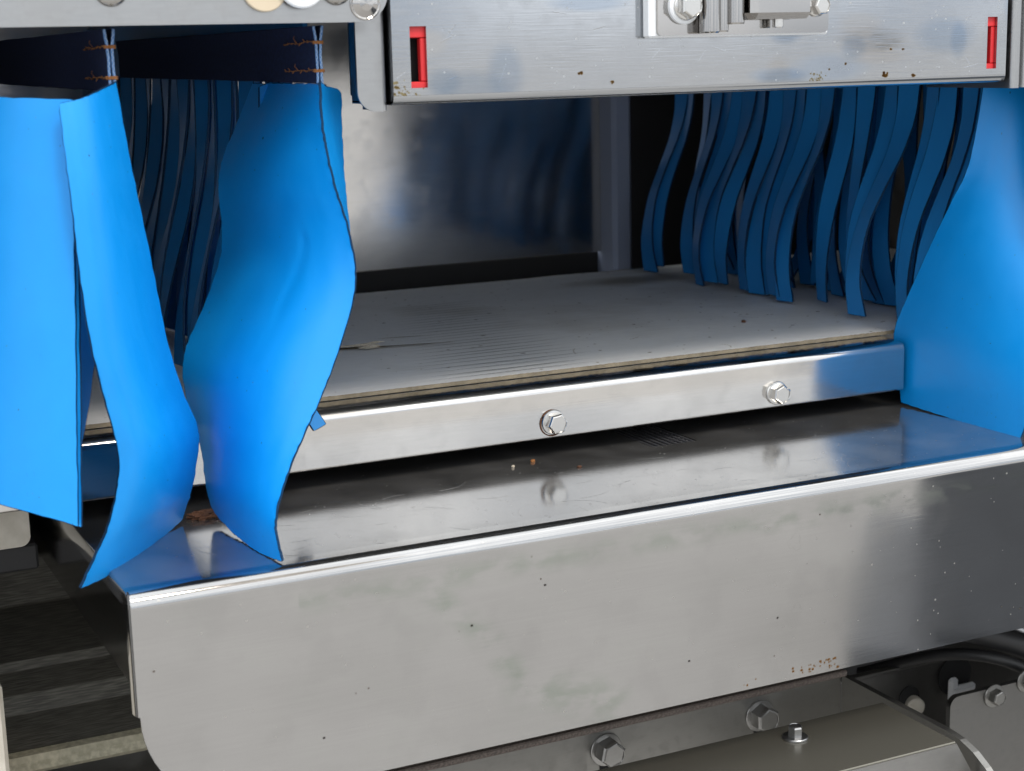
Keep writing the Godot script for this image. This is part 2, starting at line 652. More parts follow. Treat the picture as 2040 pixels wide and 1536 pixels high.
# marks on the guard: u over 0.6 m, v over 0.2 m from its lower edge upwards (v = 1 at the foot)
func guard_marks(rough: PackedByteArray, hgt: PackedByteArray, alb: Image, w: int, h: int) -> void:
	var at := func(x: float, y: float) -> Vector2: return Vector2((x + 0.19) / 0.6 * w, (1.0 - (y - 1.245) / 0.2) * h)
	# mottled reflections painted in: soft warm and bluish patches, blurring or clearing the mirror
	for k in 70:
		var c := Vector2(rng.randf() * w, rng.randf() * h)
		var r := Vector2(rng.randf_range(16, 70), rng.randf_range(12, 46))
		var amount := rng.randf_range(-18.0, 26.0)
		var tint := Color(1.0, 0.975, 0.94) if rng.randf() < 0.5 else Color(0.84, 0.89, 0.95)
		for y in range(maxi(0, int(c.y - r.y)), mini(h, int(c.y + r.y))):
			for x in range(maxi(0, int(c.x - r.x)), mini(w, int(c.x + r.x))):
				var d := Vector2((x - c.x) / r.x, (y - c.y) / r.y).length()
				var f := clampf((1.0 - d) * 2.2, 0.0, 1.0)
				if f > 0.0:
					var i := y * w + x
					rough[i] = clampi(int(rough[i] + amount * f), 6, 255)
					var px := alb.get_pixel(x, y)
					alb.set_pixel(x, y, px.lerp(px * tint, f * 0.55))
	for k in 150:
		var p := Vector2(rng.randf() * w, rng.randf() * h)
		var q := p + Vector2.from_angle(rng.randf_range(-1.3, 1.3)) * rng.randf_range(4, 26)
		put_line(hgt, w, h, p, q, rng.randi_range(-25, 25))
		if k % 3 == 0:
			put_line(rough, w, h, p, q, 40)
	for k in 300:
		spot(alb, rng.randf() * w, rng.randf() * h, rng.randf_range(0.5, 1.3), Color(0.98, 0.98, 0.97), rough)
	for q: Array in [[-0.045, 1.265, 2.6], [-0.019, 1.258, 2.2], [0.223, 1.257, 3.6], [0.251, 1.256, 2.8], [0.17, 1.262, 1.2], [0.185, 1.266, 1.3], [0.24, 1.276, 1.4], [0.228, 1.276, 1.5]]:
		var p: Vector2 = at.call(q[0], q[1])
		for k in 7:
			spot(alb, p.x + rng.randf_range(-1, 1) * q[2], p.y + rng.randf_range(-1, 1) * q[2] * 0.7, q[2] * rng.randf_range(0.3, 0.7), Color(0.5, 0.36, 0.16).lerp(Color(0.3, 0.18, 0.07), rng.randf()), rough)
	for k in 60:
		var p: Vector2 = at.call(-0.186 + absf(rng.randfn(0.0, 0.008)), 1.249 + absf(rng.randfn(0.0, 0.006)))
		spot(alb, p.x, p.y, rng.randf_range(0.6, 2.0), Color(0.5, 0.4, 0.22).lerp(Color(0.75, 0.68, 0.5), rng.randf()), rough)
	for k in 40:
		var p: Vector2 = at.call(0.158 + rng.randfn(0.0, 0.004), 1.254 + rng.randfn(0.0, 0.003))
		spot(alb, p.x, p.y, rng.randf_range(0.5, 1.4), Color(0.6, 0.52, 0.36), rough)

func belt_material() -> StandardMaterial3D:
	# u over 1.6 m along the belt (x from -0.8), v over 0.56 m (z from -0.55)
	var w := 2048
	var h := 768
	var big := noise_bytes(w, h, 301, 5.0 / w, 5)
	var fine := noise_bytes(w, h, 302, 90.0 / w, 4)
	var streak := streak_bytes(w, h, 303, 20, 0.12)
	var rgb := PackedByteArray()
	rgb.resize(w * h * 3)
	var stain_at := Vector2((0.36 + 0.8) / 1.6 * w, 0.16 * h)
	for y in h:
		var back := 1.0 - float(y) / h
		for x in w:
			var i := y * w + x
			var s := (streak[i] - 128) / 128.0
			var b := (big[i] - 128) / 128.0
			var f := (fine[i] - 128) / 128.0
			var k := 0.915 + 0.012 * s + 0.02 * b + 0.012 * f
			var dirt := clampf(0.2 * s + 0.9 * b - 0.30 + 0.25 * back, 0.0, 1.0) * 0.40
			var d := Vector2((x - stain_at.x) / 150.0, (y - stain_at.y) / 55.0).length()
			dirt = maxf(dirt, clampf(1.15 - d + 0.8 * b, 0.0, 1.0) * 0.75)
			rgb[i * 3] = clampi(int(255.0 * lerpf(k, 0.53, dirt)), 0, 255)
			rgb[i * 3 + 1] = clampi(int(255.0 * lerpf(k * 1.005, 0.50, dirt)), 0, 255)
			rgb[i * 3 + 2] = clampi(int(255.0 * lerpf(k * 1.0, 0.44, dirt)), 0, 255)
	var im := picture(rgb, w, h, Image.FORMAT_RGB8)
	var dummy := PackedByteArray()
	dummy.resize(w * h)
	for k in 650:
		var c := Color(0.3, 0.25, 0.18).lerp(Color(0.5, 0.45, 0.36), rng.randf())
		spot(im, rng.randf() * w, rng.randf() * h, absf(rng.randfn(0.0, 0.8)) + 0.4, c, dummy)
	for k in 60:
		# curved hair lines
		var p := Vector2(rng.randf() * w, rng.randf() * h)
		var a := rng.randf() * TAU
		for j in rng.randi_range(10, 40):
			p += Vector2.from_angle(a)
			a += rng.randfn(0.0, 0.12)
			if p.x > 0 and p.y > 0 and p.x < w and p.y < h:
				im.set_pixelv(Vector2i(p), im.get_pixelv(Vector2i(p)).lerp(Color(0.4, 0.35, 0.27), 0.5))
	var m := plain("belt_white", Color.WHITE, 0.5)
	m.albedo_texture = ImageTexture.create_from_image(im)
	var t := NoiseTexture2D.new()
	t.width = 512
	t.height = 512
	var n := FastNoiseLite.new()
	n.seed = 9
	n.frequency = 0.02
	t.noise = n
	t.as_normal_map = true
	t.bump_strength = 2.0
	m.normal_enabled = true
	m.normal_texture = t
	m.normal_scale = 0.25
	return m

func blue_material(name_: String, seed_: int) -> StandardMaterial3D:
	var w := 512
	var h := 1024
	var big := noise_bytes(w, h, seed_, 5.0 / w, 4)
	var fine := noise_bytes(w, h, seed_ + 1, 0.2, 3)
	var rgb := PackedByteArray()
	var rough := PackedByteArray()
	var hgt := PackedByteArray()
	rgb.resize(w * h * 3)
	rough.resize(w * h)
	hgt.resize(w * h)
	for i in w * h:
		var b := (big[i] - 128) / 128.0
		var f := (fine[i] - 128) / 128.0
		rgb[i * 3] = clampi(int(255.0 * (0.0)), 0, 255)
		rgb[i * 3 + 1] = clampi(int(255.0 * (0.562 + 0.006 * b + 0.004 * f)), 0, 255)
		rgb[i * 3 + 2] = clampi(int(255.0 * (0.885 + 0.006 * b + 0.004 * f)), 0, 255)
		rough[i] = clampi(int(255.0 * (0.42 + 0.05 * b + 0.02 * f)), 0, 255)
		hgt[i] = clampi(int(128.0 + 30.0 * b + 5.0 * f), 0, 255)
	var im := picture(rgb, w, h, Image.FORMAT_RGB8)
	for k in 46:
		spot(im, rng.randf() * w, rng.randf() * h, absf(rng.randfn(0.0, 0.7)) + 0.4, Color(0.1, 0.2, 0.32).lerp(Color(0.55, 0.75, 0.95), 0.6 * rng.randf()), rough)
	spot(im, 0.36 * w, 0.11 * h, 2.6, Color(0.06, 0.08, 0.14), rough)
	for k in 22:
		# dirty drips near the foot
		var p := Vector2(rng.randf() * w, h * rng.randf_range(0.86, 0.985))
		for j in rng.randi_range(4, 18):
			p += Vector2(rng.randfn(0.0, 0.5), 1.0)
			if p.x > 0 and p.x < w and p.y < h:
				im.set_pixelv(Vector2i(p), im.get_pixelv(Vector2i(p)).lerp(Color(0.05, 0.3, 0.5), 0.25))
	var m := plain(name_, Color.WHITE, 1.0, 0.0, 0.5)
	m.albedo_texture = ImageTexture.create_from_image(im)
	m.roughness_texture = ImageTexture.create_from_image(picture(rough, w, h))
	m.roughness_texture_channel = BaseMaterial3D.TEXTURE_CHANNEL_RED
	var nim := picture(hgt, w, h)
	nim.convert(Image.FORMAT_RGBA8)
	nim.bump_map_to_normal_map(6.0)
	m.normal_enabled = true
	m.normal_texture = ImageTexture.create_from_image(nim)
	m.normal_scale = 0.2
	return m

func materials() -> void:
	var none := func(_r: PackedByteArray, _h: PackedByteArray, _a: Image, _w: int, _hh: int) -> void: pass
	M.tray = steel("tray_steel", 11, 2048, 1024, 0.065, 0.055, 0.010, 5.0, Color(0.485, 0.48, 0.475), tray_marks, 0.11)
	var film := PackedByteArray()
	var dust := noise_bytes(256, 128, 401, 0.05, 5)
	for y in 128:
		for x in 256:
			film.append(clampi(int(234.0 - absf(dust[y * 256 + x] - 120) * 0.2) if y < 81 else 250, 0, 255))
	M.tray.metallic_texture = ImageTexture.create_from_image(picture(film, 256, 128))
	M.tray.metallic_texture_channel = BaseMaterial3D.TEXTURE_CHANNEL_RED
	M.guard = steel("guard_steel", 21, 1024, 384, 0.115, 0.08, 0.025, 5.0, Color(0.485, 0.50, 0.52), guard_marks, 0.12)
	M.steel = triplanar(steel("rail_steel", 31, 1024, 1024, 0.10, 0.07, 0.02, 5.0, Color(0.70, 0.685, 0.665), none, 0.07), Vector3(1.4, 1.4, 1.4), Vector3(0.3, 0.2, 0.1))
	M.rear = triplanar(steel("rear_steel", 33, 512, 512, 0.13, 0.08, 0.01, 5.0, Color(0.62, 0.61, 0.60), none, 0.04), Vector3(1.1, 1.1, 1.1))
	M.satin = triplanar(steel("satin_steel", 41, 512, 512, 0.30, 0.12, 0.03, 5.0, Color(0.43, 0.435, 0.44), none, 0.10), Vector3(3, 3, 3))
	M.dark_steel = triplanar(steel("stained_steel", 51, 512, 512, 0.36, 0.14, 0.04, 5.0, Color(0.33, 0.325, 0.31), none, 0.2), Vector3(3, 3, 3))
	M.bolt = plain("bolt_steel", Color(0.62, 0.61, 0.59), 0.22, 1.0)
	M.polish = plain("polished_steel", Color(0.42, 0.405, 0.39), 0.09, 1.0)
	M.mid = triplanar(steel("dull_steel", 45, 512, 512, 0.32, 0.12, 0.03, 5.0, Color(0.42, 0.415, 0.405), none, 0.1), Vector3(3, 3, 3))
	M.plate = triplanar(steel("dark_plate_steel", 47, 512, 512, 0.38, 0.12, 0.02, 5.0, Color(0.24, 0.235, 0.225), none, 0.1), Vector3(3, 3, 3))
	M.belt = belt_material()
	M.belt_edge = noisy("belt_edge_fabric", 61, Color(0.20, 0.17, 0.12), Color(0.27, 0.23, 0.165), 0.02, 0.9, 6.0, 2.0)
	M.blue = blue_material("blue_sheet", 71)
	M.shade_strip_blue = plain("shade_darkened_strip", Color(0.010, 0.215, 0.57), 0.5)  # curtain blue darkened, the shade inside the tunnel put into the colour
	M.cut = noisy("cut_edge_fabric", 81, Color(0.006, 0.02, 0.05), Color(0.022, 0.065, 0.14), 0.08, 0.9, 30.0)
	M.cut.metallic_specular = 0.2
	M.hem = noisy("shade_dark_hem", 83, Color(0.003, 0.010, 0.045), Color(0.005, 0.016, 0.066), 0.05, 0.85, 8.0)  # shade of the recess put into the colour, blue darkened to navy
	M.weave = noisy("woven_edge", 85, Color(0.06, 0.15, 0.36), Color(0.16, 0.30, 0.55), 0.06, 0.9, 40.0)
	M.white_yarn = plain("white_yarn", Color(0.45, 0.58, 0.74), 0.9)
	M.thread = noisy("orange_thread", 87, Color(0.10, 0.035, 0.012), Color(0.50, 0.22, 0.065), 0.06, 0.9, 60.0)
	M.red = plain("red_plastic", Color(0.62, 0.025, 0.03), 0.4)
	M.black = plain("black_inside", Color(0.008, 0.008, 0.009), 0.7)
	M.rubber = plain("black_rubber", Color(0.014, 0.014, 0.015), 0.5)
	M.mesh = plain("black_mesh", Color(0.055, 0.055, 0.06), 0.4)
	M.white_plastic = plain("white_plastic", Color(0.74, 0.76, 0.78), 0.42)
	M.beige_plastic = plain("beige_plastic", Color(0.58, 0.49, 0.36), 0.45)
	M.cream = noisy("cream_paint", 91, Color(0.60, 0.56, 0.48), Color(0.70, 0.66, 0.58), 0.02, 0.5, 4.0)
	M.dirty = noisy("dirty_metal", 93, Color(0.085, 0.08, 0.066), Color(0.19, 0.18, 0.15), 0.06, 0.6, 3.0, 0.0)
	M.dirty.uv1_scale = Vector3(1.2, 16.0, 16.0)
	M.yellowed = noisy("yellowed_profile", 95, Color(0.46, 0.42, 0.30), Color(0.64, 0.59, 0.44), 0.03, 0.5, 9.0)
	M.rust = noisy("rust_brown", 97, Color(0.05, 0.022, 0.012), Color(0.23, 0.10, 0.05), 0.08, 0.95, 30.0, 6.0)
	M.cover = noisy("dusty_cover", 99, Color(0.150, 0.143, 0.120), Color(0.175, 0.168, 0.143), 0.12, 0.26, 8.0, 0.0, 0.6)
	M.sludge = noisy("dried_sludge", 101, Color(0.30, 0.24, 0.15), Color(0.80, 0.76, 0.68), 0.06, 0.8, 40.0, 6.0)
	M.crust_brown = plain("crust_brown", Color(0.16, 0.12, 0.055), 0.8)
	M.slit = plain("slit_dark", Color(0.075, 0.07, 0.062), 0.9)
	M.concrete = noisy("concrete", 111, Color(0.36, 0.352, 0.34), Color(0.395, 0.387, 0.375), 0.01, 0.85, 0.5, 1.0)
	M.cabinet = noisy("dark_cabinet_paint", 113, Color(0.115, 0.124, 0.140), Color(0.14, 0.150, 0.168), 0.01, 0.5, 1.0)
	M.wall = noisy("pale_render", 115, Color(0.55, 0.52, 0.46), Color(0.66, 0.63, 0.57), 0.01, 0.8, 0.6)
	M.inside = plain("dark_inside_shade", Color(0.022, 0.022, 0.024), 0.6)  # near-black colour carries the shade of the machine's inside
	M.stained = noisy("brown_stain", 121, Color(0.09, 0.072, 0.062), Color(0.17, 0.135, 0.115), 0.03, 0.6, 20.0)
	M.wall_blue = plain("blue_door_paint", Color(0.08, 0.22, 0.5), 0.6)
	M.post = plain("grey_blue_plastic", Color(0.28, 0.32, 0.42), 0.5)

# ================================================================ the scene
func _ready() -> void:
	rng.seed = 4711
	set_view()
	materials()
	setting()
	tunnel()
	tray()
	rail_and_belt()
	guard()
	header_bar()
	front_curtains()
	strip_curtains()
	lower_right()
	lower_left()
	debris()

func set_view() -> void:
	var cam := Camera3D.new()
	cam.name = "camera"
	cam.position = Vector3(-0.6, 1.28, 1.1734)
	cam.rotation = Vector3(deg_to_rad(-11.48), deg_to_rad(-25.655), deg_to_rad(-1.41))
	cam.fov = rad_to_deg(2.0 * atan(768.0 / 3261.0))
	cam.near = 0.05
	cam.far = 400.0
	var lens := CameraAttributesPhysical.new()
	lens.frustum_focal_length = 12.0 / (768.0 / 3261.0)
	lens.frustum_focus_distance = 1.30
	lens.exposure_aperture = 11.0
	lens.frustum_near = 0.05
	lens.frustum_far = 400.0
	cam.attributes = lens
	add_child(cam)
	cam.current = true

	var sky := Sky.new()
	var sm := ProceduralSkyMaterial.new()
	sm.sky_top_color = Color(0.97, 0.985, 1.0)
	sm.sky_horizon_color = Color(0.63, 0.665, 0.71)
	sm.sky_curve = 0.32
	sm.ground_horizon_color = Color(0.55, 0.54, 0.52)
	sm.ground_bottom_color = Color(0.45, 0.44, 0.42)
	sm.sun_angle_max = 20.0
	sm.sky_cover = clouds()
	sm.sky_cover_modulate = Color(1, 1, 1, 1)
	sky.sky_material = sm
	var env := Environment.new()
	env.background_mode = Environment.BG_SKY
	env.sky = sky
	env.background_energy_multiplier = 1.0
	env.tonemap_mode = Environment.TONE_MAPPER_LINEAR
	env.tonemap_exposure = 1.9
	env.sdfgi_enabled = true
	env.ssao_enabled = true
	env.ssil_enabled = true
	var we := WorldEnvironment.new()
	we.name = "environment"
	we.environment = env
	add_child(we)

	var sun := DirectionalLight3D.new()
	sun.name = "sun"
	sun.light_energy = 0.30
	sun.light_angular_distance = 14.0
	sun.light_color = Color(1.0, 0.965, 0.92)
	sun.shadow_enabled = true
	sun.rotation = Vector3(deg_to_rad(-52.0), deg_to_rad(10.0), 0.0)
	add_child(sun)

func clouds() -> Texture2D:
	var w := 1024
	var h := 512
	var n := FastNoiseLite.new()
	n.seed = 5
	n.frequency = 0.9
	n.fractal_octaves = 5
	var im := Image.create(w, h, false, Image.FORMAT_RGBA8)
	for y in h / 2 + 4:
		var el := PI / 2.0 - PI * (y + 0.5) / h
		for x in w:
			var az := TAU * (x + 0.5) / w
			var d := Vector3(cos(az) * cos(el), sin(el), sin(az) * cos(el))
			var v := n.get_noise_3d(d.x * 8.0, d.y * 14.0, d.z * 8.0)
			var a := clampf(0.4 + v * 2.4, 0.0, 1.0)
			im.set_pixel(x, y, Color(1.0, 0.985, 0.96, a * 0.45))
	return ImageTexture.create_from_image(im)

func setting() -> void:
	var st := begin()
	var o := Vector3(0, 0, 0)
	quad(st, Vector3(-150, 0, -150), Vector3(150, 0, -150), Vector3(150, 0, 150), Vector3(-150, 0, 150), Vector3.UP)
	var g := obj("ground", st.commit(), M.concrete, self)
	tag(g, "pale concrete yard that the whole machine stands on", "ground", "", "structure")
	# what the tray's polished front mirrors: a low dark machine across the aisle
	var at := Vector3(1.42, 0.0, 1.59)
	var c := thing("low_cabinet", "low dark grey machine cabinet on a plinth across the aisle", "cabinet", at)
	c.rotation.y = 0.707
	st = begin()
	bx(st, at + Vector3(0.0, 0.12, 0.0), at + Vector3(1.3, 0.62, 0.9), 0.03)
	obj("body", st.commit(), M.cabinet, c)
	st = begin()
	bx(st, at + Vector3(-0.13, 0.0, -0.02), at + Vector3(1.4, 0.118, 0.95), 0.01)
	obj("plinth", st.commit(), M.cabinet, c)

# ---------------------------------------------------------------- tunnel
func tunnel() -> void:
	var t := thing("tunnel_housing", "stainless steel tunnel with mirror-like rear wall behind the belt", "machine housing", Vector3(0, 0.9, -0.6))
	var st := begin()
	bx(st, Vector3(-0.95, 1.034, -0.625), Vector3(0.388, 1.42, -0.615), 0.001)
	obj("rear_wall", st.commit(), M.rear, t)
	st = begin()
	bx(st, Vector3(-0.95, 0.96, -0.635), Vector3(0.43, 1.033, -0.628), 0.001)
	obj("gap_shade", st.commit(), M.black, t)  # black strip painting the shade of the gap behind the belt
	st = begin()
	bx(st, Vector3(-0.95, 1.335, -0.614), Vector3(1.0, 1.345, 0.128), 0.001)
	obj("added_roof", st.commit(), M.mid, t)  # unseen roof, added to shade the hems behind the bar
	st = begin()
	bx(st, Vector3(-1.3, 1.4505, -0.75), Vector3(1.5, 2.25, 0.112), 0.02)
	obj("added_sky_blocker", st.commit(), M.satin, t)  # unseen upper body, added to block sky light from the ground
	st = begin()
	bx(st, Vector3(0.86, 0.0, -0.78), Vector3(0.87, 1.45, 0.12), 0.001)
	obj("added_end_wall", st.commit(), M.plate, t)  # unseen wall, added to stop light leaking in on the right
	st = begin()
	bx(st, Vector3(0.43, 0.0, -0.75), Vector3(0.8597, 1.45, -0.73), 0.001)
	obj("added_end_wall", st.commit(), M.inside, t)  # added to close the right end, keeps it dark behind the strips
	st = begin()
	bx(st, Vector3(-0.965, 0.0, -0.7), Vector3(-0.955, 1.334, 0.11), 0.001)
	obj("added_end_wall", st.commit(), M.inside, t)  # unseen wall, added to keep the left end dark
	st = begin()
	bx(st, Vector3(-0.95, 0.6, 0.02), Vector3(-0.55, 1.334, 0.03), 0.002)
	obj("added_light_stop", st.commit(), M.satin, t)  # added outside the view, keeps light off the left strips
	st = begin()
	bx(st, Vector3(0.404, 0.97, 0.115), Vector3(0.858, 1.45, 0.124), 0.002)
	obj("added_light_stop", st.commit(), M.satin, t)  # unseen sheet, added to shut light out of the right end
	st = begin()
	bx(st, Vector3(0.3895, 1.0, -0.645), Vector3(0.4165, 1.333, -0.585), 0.005)
	obj("corner_post", st.commit(), M.post, t, "blue-grey upright post at the end of the rear wall")

# ---------------------------------------------------------------- catch tray
func tray() -> void:
	var t := thing("catch_tray", "wide stainless steel catch tray sticking out under the belt", "tray", Vector3(0.1, 0.795, 0.0))
	var xl := -0.395
	var xr := 1.1
	var yt := 0.9506
	var zf := 0.178
	var zb := -0.25
	var rx := 0.003
	var ry := 0.011
	var rz := 0.011
	var st := begin()
	var uvp := func(x: float, v: float) -> Vector2: return tray_uv(x, v)
	# top, with an opening for the vent
	var hx := [0.088, 0.133]
	var hz := [-0.058, 0.011]
	var xs := [xl + rx, hx[0], hx[1], xr]
	var zs := [zb, hz[0], hz[1], zf - rz]
	for i in 3:
		for j in 3:
			if i == 1 and j == 1:
				continue
			var q := [Vector3(xs[i], yt, zs[j]), Vector3(xs[i + 1], yt, zs[j]), Vector3(xs[i + 1], yt, zs[j + 1]), Vector3(xs[i], yt, zs[j + 1])]
			var uv := []
			for p: Vector3 in q:
				uv.append(uvp.call(p.x, p.z - zb))
			quadn(st, q[0], q[1], q[2], q[3], Vector3.UP, Vector3.UP, Vector3.UP, Vector3.UP, uv)
	# front bend, left bend, their corner and the upright corner
	var steps := 10
	for k in steps:
		var a0 := PI / 2.0 * k / steps
		var a1 := PI / 2.0 * (k + 1) / steps
		var f := func(a: float, x: float) -> Array:
			return [Vector3(x, yt - ry + ry * cos(a), zf - rz + rz * sin(a)), Vector3(0, cos(a) / ry, sin(a) / rz).normalized(), uvp.call(x, zf - rz - zb + rz * sin(a) + ry * (1.0 - cos(a)))]
		strip_quad(st, f.call(a0, xl + rx), f.call(a0, xr), f.call(a1, xr), f.call(a1, xl + rx))
		var l := func(a: float, z: float) -> Array:
			return [Vector3(xl + rx - rx * sin(a), yt - ry + ry * cos(a), z), Vector3(-sin(a) / rx, cos(a) / ry, 0).normalized(), uvp.call(xl + rx - rx * sin(a) - ry * (1.0 - cos(a)), z - zb)]
		strip_quad(st, l.call(a0, zb), l.call(a0, zf - rz), l.call(a1, zf - rz), l.call(a1, zb))
		var u := func(a: float, y: float) -> Array:
			return [Vector3(xl + rx - rx * sin(a), y, zf - rz + rz * cos(a)), Vector3(-sin(a) / rx, 0, cos(a) / rz).normalized(), uvp.call(xl + rx - rx * sin(a), 0.428 + yt - y)]
		strip_quad(st, u.call(a0, yt - ry), u.call(a1, yt - ry), u.call(a1, 0.868), u.call(a0, 0.868))
		for j in steps:
			var b0 := PI / 2.0 * j / steps
			var b1 := PI / 2.0 * (j + 1) / steps
			var c := func(a: float, b: float) -> Array:
				var d := Vector3(-sin(a) * sin(b), cos(b), cos(a) * sin(b))
				var p := Vector3(xl + rx + d.x * rx, yt - ry + d.y * ry, zf - rz + d.z * rz)
				return [p, Vector3(d.x / rx, d.y / ry, d.z / rz).normalized(), uvp.call(p.x, 0.428 + yt - p.y)]
			strip_quad(st, c.call(a0, b0), c.call(a1, b0), c.call(a1, b1), c.call(a0, b1))
	# front, with its lower corner rounded off
	var outline := rounded(xl + rx, 0.795, xr, yt - ry, [0.072, 0, 0, 0], 14)
	var packed := PackedVector2Array(outline)
	var idx := Geometry2D.triangulate_polygon(packed)
	for k in range(0, idx.size(), 3):
		var q := []
		for j in 3:
			var p: Vector2 = packed[idx[k + j]]
			q.append([Vector3(p.x, p.y, zf), Vector3.BACK, uvp.call(p.x, 0.428 + yt - p.y)])
		tri(st, q[0][0], q[1][0], q[2][0], Vector3.BACK, Vector3.BACK, Vector3.BACK, q[0][2], q[1][2], q[2][2])
		tri(st, q[0][0] - Vector3(0, 0, 0.002), q[1][0] - Vector3(0, 0, 0.002), q[2][0] - Vector3(0, 0, 0.002), Vector3.FORWARD, Vector3.FORWARD, Vector3.FORWARD)
	for i in packed.size():
		var p := packed[i]
		var q := packed[(i + 1) % packed.size()]
		if p.y > 0.9 and q.y > 0.9:
			continue
		var d := (q - p).normalized()
		quad(st, Vector3(p.x, p.y, zf), Vector3(q.x, q.y, zf), Vector3(q.x, q.y, zf - 0.002), Vector3(p.x, p.y, zf - 0.002), Vector3(d.y, -d.x, 0))
	obj("tray_body", st.commit(), M.tray, t)
	st = begin()
	var side := [Vector2(zb, yt - ry), Vector2(zf - rz, yt - ry), Vector2(zf - rz, 0.889), Vector2(zb, 0.889)]
	plate(st, side, 0.002, func(d: float, u: float, v: float) -> Vector3: return Vector3(xl - d, v, u))
	obj("side_panel", st.commit(), M.rear, t)
	# vent: woven black wire over a dark well
	var v := Node3D.new()
	v.name = "vent"
	t.add_child(v)
	st = begin()
	bx(st, Vector3(hx[0] - 0.004, yt - 0.02, hz[0] - 0.004), Vector3(hx[1] + 0.004, yt - 0.008, hz[1] + 0.004), 0.001)
	bx(st, Vector3(hx[0] - 0.004, yt - 0.0081, hz[0] - 0.004), Vector3(hx[0] - 0.0002, yt - 0.0003, hz[1] + 0.004), 0.0002)
	bx(st, Vector3(hx[1] + 0.0002, yt - 0.0081, hz[0] - 0.004), Vector3(hx[1] + 0.004, yt - 0.0003, hz[1] + 0.004), 0.0002)
	bx(st, Vector3(hx[0] - 0.0001, yt - 0.0081, hz[0] - 0.004), Vector3(hx[1] + 0.0001, yt - 0.0003, hz[0] - 0.0002), 0.0002)
	bx(st, Vector3(hx[0] - 0.0001, yt - 0.0081, hz[1] + 0.0002), Vector3(hx[1] + 0.0001, yt - 0.0003, hz[1] + 0.004), 0.0002)
	obj("well", st.commit(), M.black, v)
	st = begin()
	for k in 11:
		var z: float = lerpf(hz[0], hz[1], (k + 0.5) / 11.0)
		tube(st, [Vector3(hx[0] - 0.002, yt - 0.0032, z), Vector3(hx[1] + 0.002, yt - 0.0018, z)], 0.0012, 6)
	for k in 8:
		var x: float = lerpf(hx[0], hx[1], (k + 0.5) / 8.0)
		tube(st, [Vector3(x, yt - 0.0010, hz[0] - 0.002), Vector3(x, yt - 0.0010, hz[1] + 0.002)], 0.0012, 6)
	obj("wire_mesh", st.commit(), M.mesh, v).set_meta("kind", "stuff")

func strip_quad(st: SurfaceTool, a: Array, b: Array, c: Array, d: Array) -> void:
	quadn(st, a[0], b[0], c[0], d[0], a[1], b[1], c[1], d[1], [a[2], b[2], c[2], d[2]])

